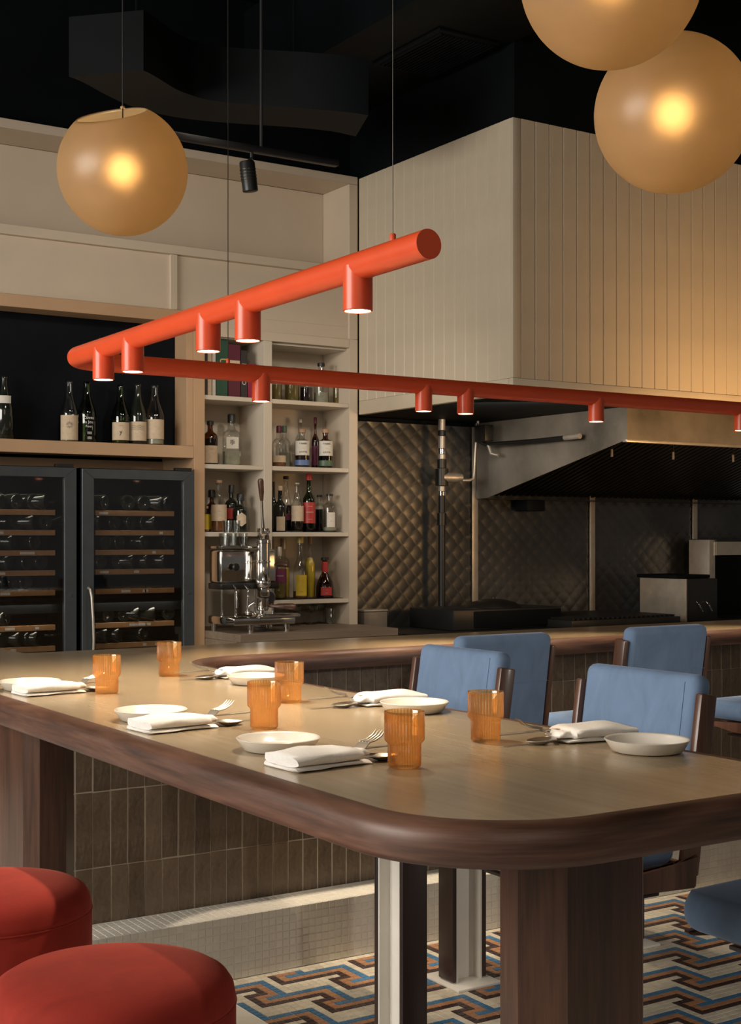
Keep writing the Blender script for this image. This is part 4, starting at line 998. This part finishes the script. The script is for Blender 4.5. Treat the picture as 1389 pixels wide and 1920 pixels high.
boxo('side_panel', (-w-.012, -.01, .0), (-w-.0005, .38, h), 'trim_steel', t, .002); boxo('cover', (-w-.02, .06, h+.0005), (w, .4, h+.022), 'black', t, .003)
for s in (-.05, .03): tubeo('basket_handle', [(s, -.005, .12), (s, -.03, .10), (s+.01, -.045, .06)], .004, 'chrome', t, 8)
t = thing('salamander_stand', 'tall stainless broiler stand at the right edge of the kitchen', 'appliance', (xat(1360, 6.35), 6.35, .729))
x0 = xat(1323, 6.35)-t.location.x; zt = zat(1340, 1012, 6.35)-.729
boxo('upright', (x0, -.03, 0), (x0+.055, .15, zt), 'trim_steel', t, .003); boxo('top_shelf', (x0+.056, -.04, zt-.012), (x0+.7, .18, zt+.004), 'plastic', t, .003)
bm = bmesh.new(); f = bm.faces.new([bm.verts.new(p) for p in ((x0+.056, -.03, zt-.013), (x0+.62, -.03, zt-.013), (x0+.30, -.03, zt-.10), (x0+.056, -.03, zt-.10))]); solid(bm, .01); mk('gusset', bm, 'trim_steel', t)
boxo('back_panel', (x0+.056, .12, 0), (x0+.7, .14, zt-.013), 'black', t)
t = thing('steel_canister', 'small grey steel container at the left end of the kitchen counter', 'container', (xat(695, 6.3), 6.3, .729))
boxo('body', (-.075, -.05, 0), (.075, .06, zat(695, 1146, 6.3)-.729), 'hood', t, .004); boxo('lid', (-.078, -.053, zat(695, 1146, 6.3)-.7288), (.078, .063, zat(695, 1146, 6.3)-.719), 'trim_steel', t, .002)
# counter piece that carries the container
boxo('top', (-1.645, .30, .701), (-1.471, .80, .728), 'darksteel', ln, .003); boxo('body', (-1.64, .32, .0), (-1.455, .80, .70), 'darksteel', ln, .004)
# ================================================================ CEILING DUCTS, GRILLE, TRACK LIGHT
du = thing('air_duct', 'black rectangular air duct under the ceiling with an air grille', 'duct', (3.6, 4.8, 3.48))
loc_(boxo('casing', (3.30, 3.2, 3.4805), (3.953, 6.28, 3.92), 'black', du, .006), du)
gr = loc_(boxo('grille_frame', (3.56, 4.93, 3.466), (3.90, 5.47, 3.480), 'black', du, .004), du)
for k in range(15): loc_(boxo('louvre', (3.585+k*.0205, 4.955, 3.458), (3.587+k*.0205+.006, 5.445, 3.4655), 'board', du), du)
cd = thing('curved_duct', 'black curved duct snaking under the dark ceiling at the left', 'duct', (2.6, 5.2, 3.2))
pth = [(2.12+1.15*k/24, 5.35+.25*math.sin(k/24*PI*1.6-.6), 3.20+.06*math.sin(k/24*PI*1.3)) for k in range(25)]
bm = bmesh.new(); rings = []
for i, p in enumerate(pth):
    a_ = Vector(pth[max(i-1, 0)]); b_ = Vector(pth[min(i+1, 24)]); t_ = (b_-a_).normalized(); n_ = Vector((-t_.y, t_.x, 0)).normalized()
    rings.append([bm.verts.new(Vector(p)+n_*u+Vector((0, 0, v))) for u, v in ((-.16, -.11), (.16, -.11), (.16, .13), (-.16, .13))])
for r0, r1 in zip(rings, rings[1:]):
    for k in range(4): bm.faces.new((r0[k], r0[(k+1) % 4], r1[(k+1) % 4], r1[k]))
bm.faces.new(rings[0]); bm.faces.new(rings[-1]); loc_(mk('casing', bm, 'black', cd, angle=50), cd)
for p in (pth[5], pth[19]): loc_(tubeo('hanger', [(p[0], p[1], p[2]+.12), (p[0], p[1], 3.998)], .006, 'black', cd, 6), cd)
tl = thing('track_spotlight', 'black cylindrical track spotlight hanging in front of the cabinet', 'lamp', (2.25, 4.25, 2.47))
TXY = 4.25; tx = xat(466, TXY); tz = zat(466, 331, TXY); tl.location = (tx, TXY, tz)
bm = bmesh.new(); lathe(bm, [(0, -.052), (.024, -.052), (.027, -.050), (.027, .046), (.024, .052), (0, .052)], (0, 0, 0), 28)
bmesh.ops.rotate(bm, cent=(0, 0, 0), matrix=Matrix.Rotation(R(-8), 3, 'Y'), verts=bm.verts); body = mk('body', bm, 'plastic', tl)
bm = bmesh.new()
for k in range(4):
    z = -.012+k*.011; lathe(bm, [(.0275, z), (.0285, z+.001), (.0285, z+.004), (.0275, z+.005)], (0, 0, 0), 28)
bmesh.ops.rotate(bm, cent=(0, 0, 0), matrix=Matrix.Rotation(R(-8), 3, 'Y'), verts=bm.verts); tag(mk('cooling_fin', bm, 'darksteel', body), kind='stuff')
tubeo('bracket', [(-.004, 0, .05), (.012, 0, .065), (.012, 0, .085)], .006, 'plastic', tl, 8); boxo('track', (-.35, -.015, .086), (.36, .015, .108), 'plastic', tl, .003)
tubeo('hanger', [(.05, 0, .109), (.05, 0, 3.998-tz)], .006, 'plastic', tl, 8)

# ================================================================ TABLE SETTINGS
T0 = TOP+.0006
plate = thing('side_plate', '', 'plate', (0, 0, 0), 0, 'cream ceramic plates')
latheo('dish', [(0, .0), (.050, .0), (.056, .002), (.0665, .018), (.0675, .0195), (.066, .0205), (.0625, .018), (.055, .0065), (.050, .005), (0, .005)], 'ceramic', plate, seg=64, angle=70)
def amber_tumbler():
    t = thing('ribbed_tumbler', '', 'glass', (0, 0, 0), 0, 'ribbed amber tumblers')
    ru, rl, h = .0300, .0248, .083
    prof = [(0, 0), (rl-.004, 0), (rl, .003), (rl, .034), (rl+.001, .0365), (ru-.002, .0385), (ru, .041), (ru, h-.004), (ru-.0002, h), (ru-.0016, h), (ru-.0024, h-.002), (ru-.0026, .044), (ru-.0045, .0415), (rl-.0026, .0385), (rl-.0026, .0075), (rl-.006, .006), (0, .006)]
    rib = [0, 0, -.0019, -.0019, -.0019, -.0019, -.0019, -.0019, -.0007, 0, 0, 0, 0, 0, 0, 0, 0]
    latheo('vessel', prof, 'amber', t, seg=216, rib=rib, angle=80); return t
tum = amber_tumbler()
def napkin_bm():
    """rolled and folded linen: stacked rounded layers narrowing to the cutlery end"""
    bm = bmesh.new()
    def layer(x0, x1, y0, y1, y0b, y1b, z0, z1, rnd, twist=0):
        nx, ns = 10, 16; rings = []
        for i in range(nx+1):
            t = i/nx; e = 1-abs(2*t-1)**6*.18; xa = x0+(x1-x0)*t
            ya, yb = y0+(y0b-y0)*t, y1+(y1b-y1)*t; cy, hw = (ya+yb)/2, (yb-ya)/2; zc = (z0+z1)/2; hh = (z1-z0)/2*e
            zc = z0+hh*1.0
            ring = []
            for k in range(ns):
                a = 2*PI*k/ns; ca, sa = math.cos(a), math.sin(a)
                px_ = math.copysign(abs(ca)**.45, ca)*hw; pz = math.copysign(abs(sa)**.7, sa)*hh
                wob = .0012*math.sin(3*a+t*7+twist)+.0008*math.sin(11*t+twist*3)
                ring.append(bm.verts.new((xa+.002*math.sin(a*2+twist), cy+px_+wob, zc+pz+(wob if sa > 0 else 0))))
            rings.append(ring)
        for a, b in zip(rings, rings[1:]):
            for k in range(ns): bm.faces.new((a[k], a[(k+1) % ns], b[(k+1) % ns], b[k]))
        for rg, s in ((rings[0], -1), (rings[-1], 1)):
            c = sum((v.co for v in rg), Vector())/ns; c.x += s*.003; cv = bm.verts.new(c)
            for k in range(ns): bm.faces.new((rg[k], rg[(k+1) % ns], cv))
    return bm, layer
def make_napkin():
    t = thing('folded_napkin', '', 'napkin', (0, 0, 0), 0, 'folded white napkins')
    bm, ly = napkin_bm(); ly(-.072, .066, -.052, .046, -.036, .034, .0002, .0065, 1, .3); mk('lower_fold', bm, 'napkin', t, angle=80)
    bm, ly = napkin_bm(); ly(-.072, .050, -.050, .046, -.040, .036, .0060, .0245, 1, 1.1); mk('rolled_fold', bm, 'napkin', t, angle=80)
    bm, ly = napkin_bm(); ly(.040, .074, -.026, .026, -.016, .020, .0070, .0190, 1, 2.0); mk('pocket', bm, 'napkin', t, angle=80)
    return t
nap = make_napkin()
def spoon_bm():
    bm = bmesh.new(); nx = 24; rows = []
    for i in range(nx+1):
        t = i/nx; x = -.11+.19*t
        if x < .028: w = .0035+.0025*max(0, (-x-.05)/.06); d = 0
        else:
            q = (x-.028)/.052; w = .019*math.sqrt(max(0, math.sin(PI*min(1, .04+.95*q**.8))))+.002*(1-q); d = .008*math.sin(PI*min(1, q))
        row = []
        for k in range(7):
            s = -1+2*k/6; row.append(bm.verts.new((x, s*w, .0105-(d*(1-s*s))-.004*max(0, (x-.0)/.08))))
        rows.append(row)
    for a, b in zip(rows, rows[1:]):
        for k in range(6): bm.faces.new((a[k], a[k+1], b[k+1], b[k]))
    solid(bm, .0014); return bm
def fork_bm():
    bm = bmesh.new(); nx = 16; rows = []
    for i in range(nx+1):
        t = i/nx; x = -.11+.145*t; w = .0032+.0022*max(0, (-x-.05)/.06)
        if x > .008: w = .0032+.0078*min(1, (x-.008)/.018)
        z = .013+.008*max(0, (x+.01)/.045)**1.5-.006*max(0, math.sin(max(0, (x-.0)/.035)*PI))
        rows.append([bm.verts.new((x, s*w, z)) for s in (-1, -.33, .33, 1)])
    for a, b in zip(rows, rows[1:]):
        for k in range(3): bm.faces.new((a[k], a[k+1], b[k+1], b[k]))
    solid(bm, .0016)
    for k in range(4):
        y = -.0093+k*.0062
        for i in range(4):
            pass
        tube(bm, [(.0345, y, .021), (.050, y, .0225), (.064, y, .028), (.074, y, .036)], [.0018, .0017, .0015, .0008], 6)
    return bm
def knife_bm():
    bm = bmesh.new(); pts = [(-.11, -.004), (.0, -.0045), (.03, -.007), (.09, -.0085), (.105, -.006), (.112, .001), (.10, .003), (.02, .003), (-.11, .004)]
    prism(bm, pts, .0075, .0092); return bm
def tool(n, bm, cat, grp): t = thing(n, '', cat, (0, 0, 0), 0, grp); mk({'spoon': 'spoon_body', 'fork': 'fork_body', 'knife': 'blade'}[n], bm, 'steel', t, angle=60); return t
spn, frk, knf = tool('spoon', spoon_bm(), 'spoon', 'steel spoons'), tool('fork', fork_bm(), 'fork', 'steel forks'), tool('knife', knife_bm(), 'knife', 'steel knives')
first = {}
def put(proto, x, y, z, rz, lb):
    if proto.name not in first: first[proto.name] = 1; proto.location = (x, y, z); proto.rotation_euler = (0, 0, rz); proto['label'] = lb
    else: dup(proto, (x, y, z), rz, lb)
#            plate        napkin (x,y,rz)      glass            spoon offset
SET = [
 (1.078, 1.932, 1.062, 1.772, .02, 1.152, 1.684, 0, 'nearest on the left side of the table, in front'),
 (1.056, 2.377, 1.045, 2.247, .03, 1.178, 2.163, 0, 'second on the left side of the table, middle'),
 (1.040, 2.995, 1.055, 2.905, .02, 1.155, 2.833, 0, 'farthest left, by the left picture edge'),
 (1.560, 1.600, 1.572, 1.752, PI-.06, 1.412, 1.825, 1, 'nearest on the right side, before the near chair'),
 (1.535, 2.210, 1.560, 2.345, PI-.04, 1.407, 2.476, 1, 'second on the right side, before the farther chair'),
 (1.520, 2.830, 1.570, 2.985, PI-.03, 1.426, 3.102, 1, 'farthest on the right side, by the counter bend')]
random.seed(3)
for px_, py_, nx_, ny_, nr, gx, gy, side, w_ in SET:
    put(plate, px_, py_, T0, 0, 'cream ceramic plate %s' % w_)
    put(nap, nx_, ny_, T0, nr, 'folded white napkin %s' % w_)
    put(tum, gx, gy, T0, random.random(), 'ribbed amber glass tumbler %s' % w_)
    c, s = math.cos(nr), math.sin(nr)
    def L(a, b): return nx_+a*c-b*s, ny_+a*s+b*c
    dx = .038 if side else .034
    x, y = L(dx+.012, -.012 if not side else .010); put(spn, x, y, T0, nr+R(-3 if side else -4), 'steel spoon in the napkin %s' % w_)
    x, y = L(dx+.020, .008 if not side else -.004); put(frk, x, y, T0+.003, nr+R(14 if not side else -12), 'steel fork in the napkin %s' % w_)
    x, y = L(dx+.030, .016 if not side else -.012); put(knf, x, y, T0+(.006 if not side else .010), nr+R(6 if not side else 5), 'steel knife in the napkin %s' % w_)
